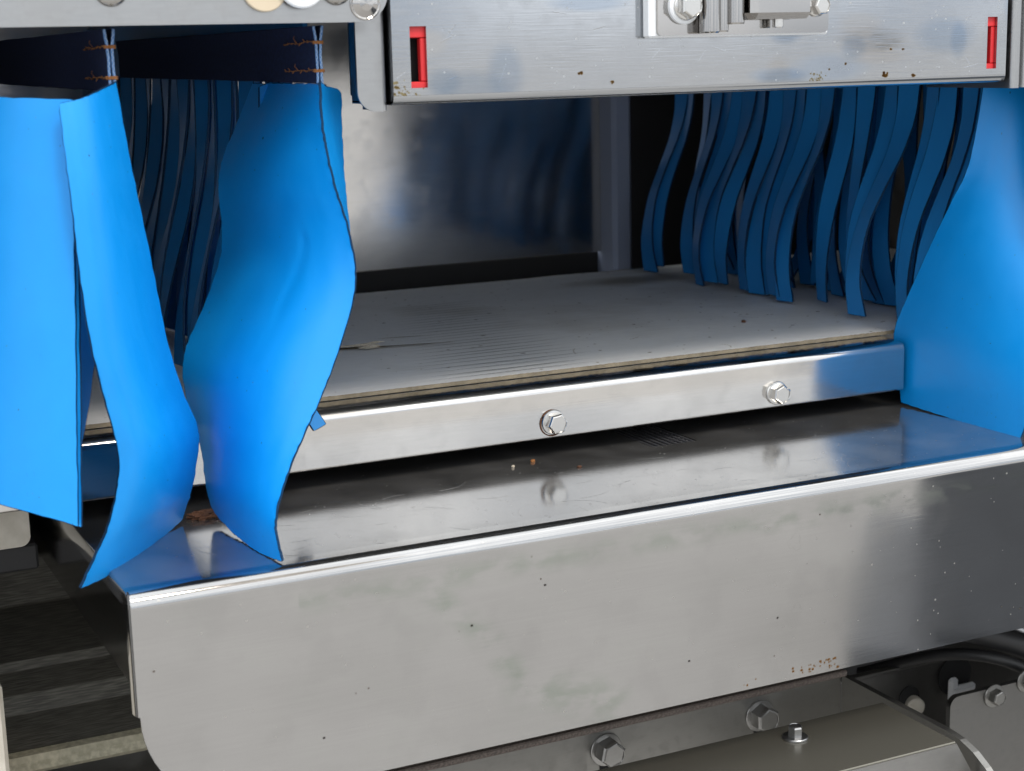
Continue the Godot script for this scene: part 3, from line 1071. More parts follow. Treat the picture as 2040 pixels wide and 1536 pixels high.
# ---------------------------------------------------------------- rail and belt
func rail_and_belt() -> void:
	var r := thing("side_rail", "bent stainless steel rail with two hex bolts along the belt edge", "rail", Vector3(0.0, 0.967, 0.0))
	var st := begin()
	profile(st, [Vector2(-0.074, 1.0128), Vector2(0.0, 1.0128), Vector2(0.0, 0.967), Vector2(-0.014, 0.967)], [0, 0.008, 0.0025, 0], -0.9, 0.363, 0.002, along_x)
	obj("rail_profile", st.commit(), M.steel, r)
	var b1 := bolt(r, Vector3(0.0, 0.981, 0.0002), Vector3.BACK, 0.0155, 0.0085, 0.0105, M.bolt, 0.15, "bolt", "hex bolt with a rusty ring round its washer")
	bolt(r, Vector3(0.222, 0.9805, 0.0002), Vector3.BACK, 0.0155, 0.0085, 0.0105, M.bolt, 0.4)
	st = begin()
	var ring := []
	for k in 29:
		ring.append(Vector3(-0.0008 + cos(TAU * k / 28.0) * 0.0108, 0.9803 + sin(TAU * k / 28.0) * 0.0108, 0.0004))
	tube(st, ring, 0.0006, 6)
	obj("rust_ring", st.commit(), M.rust, b1)
	var bed := thing("slider_bed", "dark steel bed that carries the white belt", "conveyor bed", Vector3(0, 0.95, -0.3))
	st = begin()
	bx(st, Vector3(-0.9, 0.968, -0.555), Vector3(0.8, 1.0122, -0.0755), 0.002)
	obj("deck", st.commit(), M.dark_steel, bed)
	st = begin()
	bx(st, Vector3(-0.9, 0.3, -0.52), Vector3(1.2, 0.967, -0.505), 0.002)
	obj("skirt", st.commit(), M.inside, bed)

	var belt := thing("conveyor_belt", "white conveyor belt with cut marks and a frayed brown edge", "conveyor belt", Vector3(0, 1.0135, -0.28))
	var x0 := -0.88
	var x1 := 0.78
	var zf := -0.035
	var zb := -0.563
	var yt := 1.0165
	st = begin()
	var nx := 60
	var nz := 12
	var wob := FastNoiseLite.new()
	wob.seed = 3
	wob.frequency = 2.0
	for i in nx:
		for j in nz:
			var q := []
			for e: Vector2 in [Vector2(0, 0), Vector2(1, 0), Vector2(1, 1), Vector2(0, 1)]:
				var x := lerpf(x0, x1, (i + e.x) / nx)
				var z := lerpf(zb, zf, (j + e.y) / nz)
				q.append([Vector3(x, yt + 0.0006 * wob.get_noise_2d(x * 3.0, z * 3.0), z), Vector3.UP, Vector2((x + 0.88) / 1.68, (z + 0.565) / 0.56)])
			strip_quad(st, q[0], q[1], q[2], q[3])
	face(st, Vector3(x0, yt - 0.003, zb), Vector3(x1, yt - 0.003, zb), Vector3(x1, yt - 0.003, zf), Vector3(x0, yt - 0.003, zf), Vector3.DOWN)
	obj("belt_sheet", st.commit(), M.belt, belt)
	st = begin()
	var n := 700
	for e in 2:
		var z := zf if e == 0 else zb
		var s := 1.0 if e == 0 else -1.0
		var pts := []
		for k in n + 1:
			var x := lerpf(x0, x1, float(k) / n)
			pts.append([Vector3(x, yt + 0.0006 * wob.get_noise_2d(x * 3.0, z * 3.0) + rng.randf_range(-0.0001, 0.0004), z + s * rng.randf_range(0.0, 0.0005)), Vector3(x, yt - 0.003, z + s * rng.randf_range(-0.0006, 0.0004)), Vector3(x, yt + 0.00012, z - s * rng.randf_range(0.0002, 0.0009))])
		for k in n:
			face(st, pts[k][0], pts[k + 1][0], pts[k + 1][1], pts[k][1], Vector3(0, 0, s))
			face(st, pts[k][0], pts[k + 1][0], pts[k + 1][2], pts[k][2], Vector3(0, 1, 0))
	obj("frayed_edge", st.commit(), M.belt_edge, belt)
	# knife cuts: slim lens-shaped slits along the belt
	for k in 27:
		var f := k / 26.0
		var xa := lerpf(0.03, -0.095, f) + rng.randf_range(-0.006, 0.006)
		var xb := lerpf(0.135, 0.075, f) + rng.randf_range(-0.008, 0.008)
		var z := lerpf(-0.43, -0.048, f) + rng.randf_range(-0.0012, 0.0012)
		var wide := rng.randf_range(0.00045, 0.0007) * lerpf(0.8, 1.3, f)
		var skew := rng.randf_range(-0.0015, 0.0015)
		st = begin()
		var m := 10
		for j in m:
			var a := float(j) / m
			var b := float(j + 1) / m
			var bend := func(t: float) -> float: return z + skew * t + 0.0005 * sin(t * 5.0 + k)
			var wa := wide * sin(PI * a)
			var wb := wide * sin(PI * b)
			var y := yt + 0.0010
			face(st, Vector3(lerpf(xa, xb, a), y, bend.call(a) - wa), Vector3(lerpf(xa, xb, b), y, bend.call(b) - wb), Vector3(lerpf(xa, xb, b), y, bend.call(b) + wb), Vector3(lerpf(xa, xb, a), y, bend.call(a) + wa), Vector3.UP)
		obj("slit", st.commit(), M.slit, belt)
	# torn, crusted patch: flaky pale slivers over a brown stain
	st = begin()
	sliver(st, Vector3(-0.150, yt + 0.0011, -0.244), Vector3(-0.035, yt + 0.0011, -0.212), 0.0045, 0.0)
	obj("brown_stain", st.commit(), M.crust_brown, belt)
	st = begin()
	sliver(st, Vector3(-0.085, yt + 0.0013, -0.222), Vector3(0.005, yt + 0.0013, -0.204), 0.0022, 0.0)
	obj("brown_stain", st.commit(), M.crust_brown, belt)
	st = begin()
	sliver(st, Vector3(-0.055, yt + 0.0012, -0.262), Vector3(0.002, yt + 0.0012, -0.250), 0.0012, 0.0)
	obj("brown_stain", st.commit(), M.crust_brown, belt)
	st = begin()
	for k in 46:
		var c := Vector3(lerpf(-0.155, -0.062, rng.randf()), yt + 0.0015 + rng.randf() * 0.0012, 0.0)
		c.z = -0.232 + (c.x + 0.11) * 0.16 + rng.randfn(0.0, 0.006)
		var long := rng.randf_range(0.004, 0.022)
		sliver(st, c - Vector3(long / 2.0, 0, 0.001), c + Vector3(long / 2.0, 0.0004, 0.001), rng.randf_range(0.0006, 0.0019), rng.randf_range(0.0004, 0.0016))
	obj("torn_patch", st.commit(), M.sludge, belt, "pale torn and flaky patch on the belt").set_meta("kind", "stuff")

func sliver(st: SurfaceTool, a: Vector3, b: Vector3, half: float, ridge: float) -> void:
	var m := 8
	for j in m:
		var s := float(j) / m
		var t := float(j + 1) / m
		var p := a.lerp(b, s)
		var q := a.lerp(b, t)
		var hp := Vector3(0, 0, half * sin(PI * s))
		var hq := Vector3(0, 0, half * sin(PI * t))
		var up := Vector3(0, ridge * sin(PI * s), 0)
		var uq := Vector3(0, ridge * sin(PI * t), 0)
		face(st, p - hp, q - hq, q + uq, p + up, Vector3(0, 1, -0.3))
		face(st, p + up, q + uq, q + hq, p + hp, Vector3(0, 1, 0.3))

# ---------------------------------------------------------------- guard above the opening
func guard() -> void:
	var t := thing("guard_cover", "brushed stainless guard with a red slot near each end", "machine guard", Vector3(0.08, 1.247, 0.1))
	var x0 := -0.186
	var x1 := 0.344
	var z := 0.14
	var y0 := 1.2475
	var y1 := 1.45
	var r := 0.006
	var st := begin()
	profile(st, [Vector2(z, y0 + r + 0.0001), Vector2(z, y0), Vector2(0.06, y0)], [0, r * 0.999, 0], x0, x1, 0.002, along_x)
	var xs := [x0, -0.173, -0.161, 0.324, 0.334, x1]
	var ys := [y0 + r, 1.2585, 1.299, y1]
	for i in 5:
		for j in 3:
			if j == 1 and (i == 1 or i == 3):
				continue
			var q := []
			for p: Vector2 in [Vector2(xs[i], ys[j]), Vector2(xs[i + 1], ys[j]), Vector2(xs[i + 1], ys[j + 1]), Vector2(xs[i], ys[j + 1])]:
				q.append([Vector3(p.x, p.y, z), Vector3.BACK, Vector2((p.x + 0.19) / 0.6, 1.0 - (p.y - 1.245) / 0.2)])
			strip_quad(st, q[0], q[1], q[2], q[3])
	# thickness of the slot edges and the ends
	for i: int in [1, 3]:
		for x: float in [xs[i], xs[i + 1]]:
			face(st, Vector3(x, 1.2585, z), Vector3(x, 1.299, z), Vector3(x, 1.299, z - 0.0022), Vector3(x, 1.2585, z - 0.0022), Vector3(1 if x == xs[i] else -1, 0, 0))
		for y: float in [1.2585, 1.299]:
			face(st, Vector3(xs[i], y, z), Vector3(xs[i + 1], y, z), Vector3(xs[i + 1], y, z - 0.0022), Vector3(xs[i], y, z - 0.0022), Vector3(0, 1 if y < 1.27 else -1, 0))
	for x: float in [x0, x1]:
		face(st, Vector3(x, y0 + 0.001, z - 0.001), Vector3(x, y1, z), Vector3(x, y1, 0.06), Vector3(x, y0 + 0.001, 0.06), Vector3(-1 if x == x0 else 1, 0, 0))
	obj("panel", st.commit(), M.guard, t)
	var back := begin()
	bx(back, Vector3(x0 + 0.002, y0 + 0.004, 0.05), Vector3(x1 - 0.002, y1, 0.115), 0.002)
	obj("backing", back.commit(), M.dark_steel, t)
	for i: int in [1, 3]:
		var s := Node3D.new()
		s.name = "red_slot" if i == 1 else "red_slot_001"
		t.add_child(s)
		var a: float = xs[i] - 0.002
		var b: float = xs[i + 1] + 0.002
		st = begin()
		bx(st, Vector3(a, 1.2915, z - 0.009), Vector3(b, 1.301, z - 0.0030), 0.0006)
		bx(st, Vector3(a, 1.2565, z - 0.009), Vector3(b, 1.2625, z - 0.0030), 0.0006)
		bx(st, Vector3(b - 0.0052, 1.2627, z - 0.009), Vector3(b, 1.2913, z - 0.0032), 0.0006)
		bx(st, Vector3(a - 0.001, 1.2627, z - 0.009), Vector3(a + 0.0018, 1.2913, z - 0.0032), 0.0006)
		obj("insert", st.commit(), M.red, s)
		st = begin()
		bx(st, Vector3(a - 0.001, 1.256, z - 0.020), Vector3(b + 0.001, 1.302, z - 0.0165), 0.0005)
		obj("dark_well", st.commit(), M.black, s)

	# latch
	var l := thing("safety_latch", "polished latch with hex bolts on a white spacer, fixed to the guard", "latch", Vector3(0.08, 1.288, 0.14))
	st = begin()
	bx(st, Vector3(0.006, 1.288, 0.1405), Vector3(0.161, 1.40, 0.1505), 0.0015)
	obj("spacer", st.commit(), M.white_plastic, l)
	st = begin()
	plate(st, rounded(0.0115, 1.2895, 0.159, 1.40, [0.003, 0.004, 0, 0]), 0.0022, facing_z(0.1529))
	obj("mounting_plate", st.commit(), M.polish, l)
	st = begin()
	lathe(st, Vector3(0.032, 1.3095, 0.153), Vector3.BACK, [Vector2(0.0125, 0), Vector2(0.0125, 0.003), Vector2(0.0115, 0.004), Vector2(0.006, 0.004)], 32)
	obj("plastic_washer", st.commit(), M.white_plastic, l)
	bolt(l, Vector3(0.032, 1.3095, 0.1572), Vector3.BACK, 0.0155, 0.008, 0.0098, M.bolt, 0.5)
	bolt(l, Vector3(0.1475, 1.309, 0.1531), Vector3.BACK, 0.0125, 0.007, 0.0082, M.bolt, 0.1)
	st = begin()
	lathe(st, Vector3(0.0495, 1.2905, 0.161), Vector3.UP, [Vector2(0, 0), Vector2(0.0065, 0), Vector2(0.0075, 0.001), Vector2(0.0075, 0.11)], 28)
	lathe(st, Vector3(0.061, 1.2912, 0.159), Vector3.UP, [Vector2(0, 0), Vector2(0.0045, 0), Vector2(0.005, 0.001), Vector2(0.005, 0.11)], 24)
	obj("hinge_barrel", st.commit(), M.polish, l)
	st = begin()
	lathe(st, Vector3(0.0715, 1.2965, 0.160), Vector3.UP, [Vector2(0, 0), Vector2(0.0065, 0), Vector2(0.007, 0.001), Vector2(0.007, 0.11)], 24)
	obj("pivot_pin", st.commit(), M.polish, l)
	st = begin()
	bx(st, Vector3(0.0795, 1.2995, 0.1545), Vector3(0.133, 1.40, 0.172), 0.0045)
	obj("latch_body", st.commit(), M.polish, l)
	st = begin()
	lathe(st, Vector3(0.108, 1.2935, 0.161), Vector3.UP, [Vector2(0, 0), Vector2(0.0036, 0), Vector2(0.004, 0.0006), Vector2(0.004, 0.0062)], 20)
	obj("stop_pin", st.commit(), M.bolt, l)

	var br := thing("end_bracket", "curved stainless bracket at the guard's far right end", "bracket", Vector3(0.37, 1.243, 0.13))
	st = begin()
	profile(st, [Vector2(0.3475, 0.04), Vector2(0.3475, 0.144), Vector2(0.356, 0.144), Vector2(0.358, 0.128), Vector2(0.368, 0.126), Vector2(0.368, 0.134), Vector2(0.46, 0.134)], [0, 0.004, 0.003, 0.002, 0.002, 0.004, 0], 1.2425, 1.45, 0.0018, along_y)
	obj("bent_sheet", st.commit(), M.satin, br)

# ---------------------------------------------------------------- header bar at the upper left
func header_bar() -> void:
	var t := thing("header_bar", "grey steel bar with screws and washers above the left curtain", "bar", Vector3(-0.4, 1.302, 0.15))
	var st := begin()
	plate(st, rounded(-1.1, 1.302, -0.1935, 1.46, [0, 0.019, 0.0, 0], 10), 0.008, facing_z(0.155))
	obj("plate", st.commit(), M.satin, t)
	for q: Array in [[-0.373, 1.3235, 0.0105], [-0.229, 1.323, 0.0105]]:
		st = begin()
		var prof := []
		for k in 9:
			var a := PI / 2.0 * k / 8.0
			prof.append(Vector2(q[2] * cos(a), 0.0055 * sin(a)))
		lathe(st, Vector3(q[0], q[1], 0.1552), Vector3.BACK, prof, 32)
		obj("dome_screw", st.commit(), M.polish, t)
	st = begin()
	lathe(st, Vector3(-0.277, 1.3235, 0.1552), Vector3.BACK, [Vector2(0.0145, 0), Vector2(0.0145, 0.0016), Vector2(0.0138, 0.0022), Vector2(0.0, 0.0022)], 40)
	obj("beige_washer", st.commit(), M.beige_plastic, t, "round beige plastic washer")
	st = begin()
	lathe(st, Vector3(-0.2535, 1.3265, 0.1576), Vector3.BACK, [Vector2(0.0155, 0), Vector2(0.0158, 0.001), Vector2(0.0155, 0.003), Vector2(0.0145, 0.0037), Vector2(0.009, 0.0037), Vector2(0.009, 0.002), Vector2(0.0, 0.002)], 40)
	obj("white_washer", st.commit(), M.white_plastic, t, "round white plastic washer")
	st = begin()
	lathe(st, Vector3(-0.2535, 1.3265, 0.1598), Vector3.BACK, [Vector2(0.0088, 0), Vector2(0.0088, 0.003), Vector2(0.0075, 0.004), Vector2(0, 0.004)], 32)
	obj("screw_head", st.commit(), M.bolt, t)
	st = begin()
	lathe(st, Vector3(-0.2095, 1.3135, 0.1551), Vector3.BACK, [Vector2(0.0105, 0), Vector2(0.0105, 0.0006), Vector2(0.0098, 0.0009), Vector2(0.0088, 0.0004), Vector2(0.0045, 0.0026), Vector2(0.0, 0.0028)], 40)
	obj("countersunk_screw", st.commit(), M.polish, t)
	var b := thing("corner_tab", "bent stainless tab with a rounded foot left of the guard", "tab", Vector3(-0.197, 1.244, 0.13))
	st = begin()
	plate(st, rounded(-0.2085, 1.2435, -0.1905, 1.40, [0.0135, 0.0, 0, 0], 10), 0.002, facing_z(0.132))
	obj("flat", st.commit(), M.satin, b)
	st = begin()
	profile(st, [Vector2(-0.1904, 0.132), Vector2(-0.1875, 0.132), Vector2(-0.1875, 0.09)], [0, 0.0028, 0], 1.2440, 1.40, 0.002, func(x: float, u: float, v: float) -> Vector3: return Vector3(u, x, v))
	obj("bend", st.commit(), M.satin, b)

# ---------------------------------------------------------------- wide blue front curtains
func flap(parent: Node3D, rows: Array, nu: int, nv: int, label := "", thick := 0.0018) -> void:
	var r := soft(rows, thick, nu, nv, 0.0003, 0.0011, label)
	var n := "flap"
	var k := 0
	while parent.has_node(n):
		k += 1
		n = "flap_%03d" % k
	var f := obj(n, r[0], M.blue, parent, label)
	obj("cut_edge", r[1], M.cut, f)

func hem(parent: Node3D, x: float, zb: float, ze: float, y0: float, y1: float, sag: float) -> void:
	# doubled band running back from the front; its cut front end shows the weave
	for s: float in [-1.0, 1.0]:
		var g := []
		for j in 4:
			var y := lerpf(y1, y0, j / 3.0)
			var line := []
			for i in 6:
				var f := i / 5.0
				var spread := 0.0014 + 0.0016 * pow(clampf((y - y1 + 0.012) / 0.012, 0.0, 1.0), 2.0)
				line.append(Vector3(x + s * spread + sag * sin(PI * f) * 0.3, y + (0.002 * (1.0 - f) if j == 3 else 0.0), lerpf(zb, ze, f)))
			g.append(line)
		var r := soft_from(g, 0.0018, 20, 8, 0.0002)
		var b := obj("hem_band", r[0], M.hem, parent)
		obj("woven_edge", r[1], M.weave, b)
		var st := begin()
		var pts := []
		var n := 22
		for k in n + 1:
			var y := lerpf(y1, y0, float(k) / n)
			var spread := 0.0014 + 0.0016 * pow(clampf((y - y1 + 0.012) / 0.012, 0.0, 1.0), 2.0)
			pts.append(Vector3(x + s * spread + (0.0005 if k % 2 == 0 else -0.0005), y, ze + 0.0006))
		tube(st, pts, 0.00020, 5)
		obj("zigzag_yarn", st.commit(), M.white_yarn, b)
	for q: float in [y0 + (y1 - y0) * 0.72, y0 + (y1 - y0) * 0.22]:
		var st := begin()
		var loop := []
		for k in 17:
			var a := PI * k / 16.0
			loop.append(Vector3(x - cos(a) * 0.0034, q + 0.0003 * sin(k * 2.0), ze + 0.0004 - 0.001 + sin(a) * 0.0014))
		for o: float in [-0.0006, 0.0004]:
			var l2 := []
			for p: Vector3 in loop:
				l2.append(p + Vector3(0, o, 0))
			tube(st, l2, 0.0006, 6)
		var z := ze - 0.001
		var y := q
		for k in 15:
			var z2 := z - 0.0042
			var y2 := q + rng.randf_range(-0.0007, 0.0007) - k * 0.00006
			tube(st, [Vector3(x - 0.0027, y, z), Vector3(x - 0.0034, (y + y2) / 2.0 + 0.0004, (z + z2) / 2.0), Vector3(x - 0.0024, y2, z2)], 0.00034, 5)
			if k < 16 and k % 2 == 0:
				tube(st, [Vector3(x - 0.003, y, z), Vector3(x - 0.0042, y + rng.randf_range(-0.002, 0.002), z - 0.001)], 0.0003, 4)
			z = z2
			y = y2
		tube(st, [Vector3(x - 0.003, q, ze - 0.035), Vector3(x - 0.005, q + 0.003, ze - 0.036), Vector3(x - 0.0045, q + 0.0045, ze - 0.0355)], 0.00022, 5)
		obj("stitching", st.commit(), M.thread, parent)

func front_curtains() -> void:
	var a := thing("front_curtain", "bright blue curtain at the far left, two broad flaps under a shade-darkened hem", "curtain", Vector3(-0.38, 1.3, 0.13), "wide blue curtains in front of the tunnel")
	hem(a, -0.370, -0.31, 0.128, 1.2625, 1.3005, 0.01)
	flap(a, FLAP_A, 24, 40)
	flap(a, FLAP_A2, 12, 24)
	flap(a, FLAP_B, 30, 70)
	flap(a, FLAP_F, 8, 20)
	var c := thing("front_curtain", "wavy blue curtain flap resting on the tray left of the opening", "curtain", Vector3(-0.25, 1.3, 0.12), "wide blue curtains in front of the tunnel")
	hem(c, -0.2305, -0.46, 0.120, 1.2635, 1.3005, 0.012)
	flap(c, FLAP_C, 40, 100, "broad wavy flap with a faint diagonal crease")
	flap(c, FLAP_D, 8, 40)
	var e := thing("front_curtain", "blue curtain flap hanging past the right end of the rail", "curtain", Vector3(0.37, 1.27, 0.1), "wide blue curtains in front of the tunnel")
	flap(e, FLAP_E, 36, 60)

# ---------------------------------------------------------------- narrow strips inside
func strip(parent: Node3D, z: float, width: float, xs: Array, y0: float, y1: float, zs: Array, m: Material) -> void:
	# xs: x at even steps from the top down; zs: drift of z at the same steps
	var g := []
	for j in xs.size():
		var f := float(j) / (xs.size() - 1)
		var y := lerpf(y1, y0, f)
		var tilt := 0.0026 * sin(j * 0.7 + z * 90.0)
		g.append([Vector3(xs[j] + tilt, y, z - width / 2.0 + zs[j]), Vector3(xs[j] - tilt, y, z + width / 2.0 + zs[j])])
	var r := soft_from(g, 0.002, 3, 26, 0.00015)
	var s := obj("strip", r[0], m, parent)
	obj("cut_edge", r[1], M.cut, s)

func strip_curtains() -> void:
	var t := thing("strip_curtain", "curtain of narrow blue strips closing the tunnel's right end", "strip curtain", Vector3(0.42, 1.3, -0.25))
	var st := begin()
	bx(st, Vector3(0.4385, 1.262, -0.54), Vector3(0.4425, 1.33, 0.06), 0.001)
	obj("header_band", st.commit(), M.shade_strip_blue, t)
	st = begin()
	bx(st, Vector3(0.467, 1.2622, -0.54), Vector3(0.471, 1.3298, 0.06), 0.001)
	obj("header_band", st.commit(), M.shade_strip_blue, t)
	st = begin()
	bx(st, Vector3(0.497, 1.262, -0.54), Vector3(0.501, 1.33, 0.06), 0.001)
	obj("header_band", st.commit(), M.shade_strip_blue, t)
	var row := [-0.505, -0.482, -0.430, -0.407, -0.384, -0.361, -0.336, -0.312, -0.288, -0.265, -0.242, -0.219, -0.184, -0.160, -0.118, -0.092, -0.058, -0.036, -0.006, 0.018, 0.040]
	for k in row.size():
		var z: float = row[k]
		var lean := rng.randf_range(0.75, 1.25)
		if k == 12:
			lean = 0.6
		if k == 16:
			lean = 0.55
		var xs := []
		var zs := []
		var drift := rng.randf_range(-0.022, 0.006)
		for q: float in [0.0, -0.001, -0.004, -0.013, -0.027, -0.040, -0.047, -0.049, -0.044]:
			xs.append(0.440 + q * lean)
			zs.append(drift * xs.size() / 9.0)
		if k == 13:
			xs = [0.440, 0.440, 0.437, 0.433, 0.428, 0.424, 0.424, 0.430, 0.446]
		strip(t, z, rng.randf_range(0.0205, 0.0240), xs, 1.0180 + absf(rng.randfn(0.0, 0.004)), 1.268, zs, M.shade_strip_blue)
	for k in 23:
		var lean := rng.randf_range(0.1, 1.1) * (-0.5 if k % 4 == 1 else 1.0)
		var xs := []
		var zs := []
		var drift := rng.randf_range(-0.014, 0.014)
		for q: float in [0.0, 0.0, -0.003, -0.009, -0.018, -0.025, -0.027, -0.021, -0.006]:
			xs.append(0.469 + q * lean)
			zs.append(drift * xs.size() / 9.0)
		if k % 6 != 4:
			strip(t, -0.495 + 0.0235 * k, rng.randf_range(0.018, 0.023), xs, 1.0180 + absf(rng.randfn(0.0, 0.006)), 1.268, zs, M.shade_strip_blue)
	var z2 := -0.50
	for k in 19:
		var lean := rng.randf_range(0.3, 1.2) * (-1.0 if k % 3 == 0 else 1.0)
		var xs := []
		var zs := []
		var drift := rng.randf_range(-0.008, 0.008)
		for q: float in [0.0, 0.0, -0.002, -0.006, -0.012, -0.016, -0.016, -0.008, 0.006]:
			xs.append(0.499 + q * lean - 0.006 * xs.size() / 2.0)
			zs.append(drift * xs.size() / 9.0)
		if rng.randf() < 0.85:
			strip(t, z2, rng.randf_range(0.022, 0.026), xs, 1.0182 + rng.randf_range(0.0, 0.004), 1.268, zs, M.shade_strip_blue)
		z2 += 0.0285

	var l := thing("strip_curtain", "curtain of narrow shaded blue strips inside the tunnel's left end", "strip curtain", Vector3(-0.22, 1.3, -0.25))
	st = begin()
	bx(st, Vector3(-0.2170, 1.2655, -0.56), Vector3(-0.2130, 1.33, 0.05), 0.001)
	obj("header_band", st.commit(), M.shade_strip_blue, l)
	var z3 := -0.545
	for k in 18:
		var lean := rng.randf_range(0.8, 1.2)
		var xs := []
		var zs := []
		var drift := rng.randf_range(-0.006, 0.006)
		for q: float in [0.0, -0.001, -0.004, -0.009, -0.016, -0.024, -0.031, -0.036, -0.038]:
			xs.append(-0.215 + q * lean)
			zs.append(drift * xs.size() / 9.0)
		strip(l, z3, rng.randf_range(0.021, 0.027), xs, 1.0182 + rng.randf_range(0.0, 0.003), 1.266, zs, M.shade_strip_blue)
		z3 += 0.0325 + rng.randf_range(-0.003, 0.003)
	z3 = -0.54
	for k in 11:
		var xs := []
		var zs := []
		for q: float in [0.0, -0.001, -0.003, -0.007, -0.012, -0.018, -0.023, -0.026, -0.027]:
			xs.append(-0.178 + q * rng.randf_range(0.9, 1.1))
			zs.append(0.0)
		strip(l, z3, rng.randf_range(0.024, 0.029), xs, 1.0182 + rng.randf_range(0.0, 0.003), 1.266, zs, M.shade_strip_blue)
		z3 += 0.0285
	st = begin()
	bx(st, Vector3(-0.180, 1.2655, -0.56), Vector3(-0.176, 1.33, -0.16), 0.001)
	obj("header_band", st.commit(), M.shade_strip_blue, l)
	# the foremost strip lies over the rail, its end sticks out beside the wavy flap
	var g := []
	for p: Vector3 in [Vector3(-0.232, 1.262, 0.005), Vector3(-0.236, 1.20, 0.008), Vector3(-0.240, 1.12, 0.012), Vector3(-0.233, 1.06, 0.016), Vector3(-0.2235, 1.032, 0.019), Vector3(-0.2165, 1.019, 0.021), Vector3(-0.2095, 1.0065, 0.023)]:
		g.append([p - Vector3(0.0050, 0.0018, -0.001), p + Vector3(0.0050, 0.0018, -0.001)])
	var r := soft_from(g, 0.002, 3, 24, 0.0001)
	var s := obj("strip", r[0], M.shade_strip_blue, l, "foremost strip with its end lying over the rail")
	obj("cut_edge", r[1], M.cut, s)

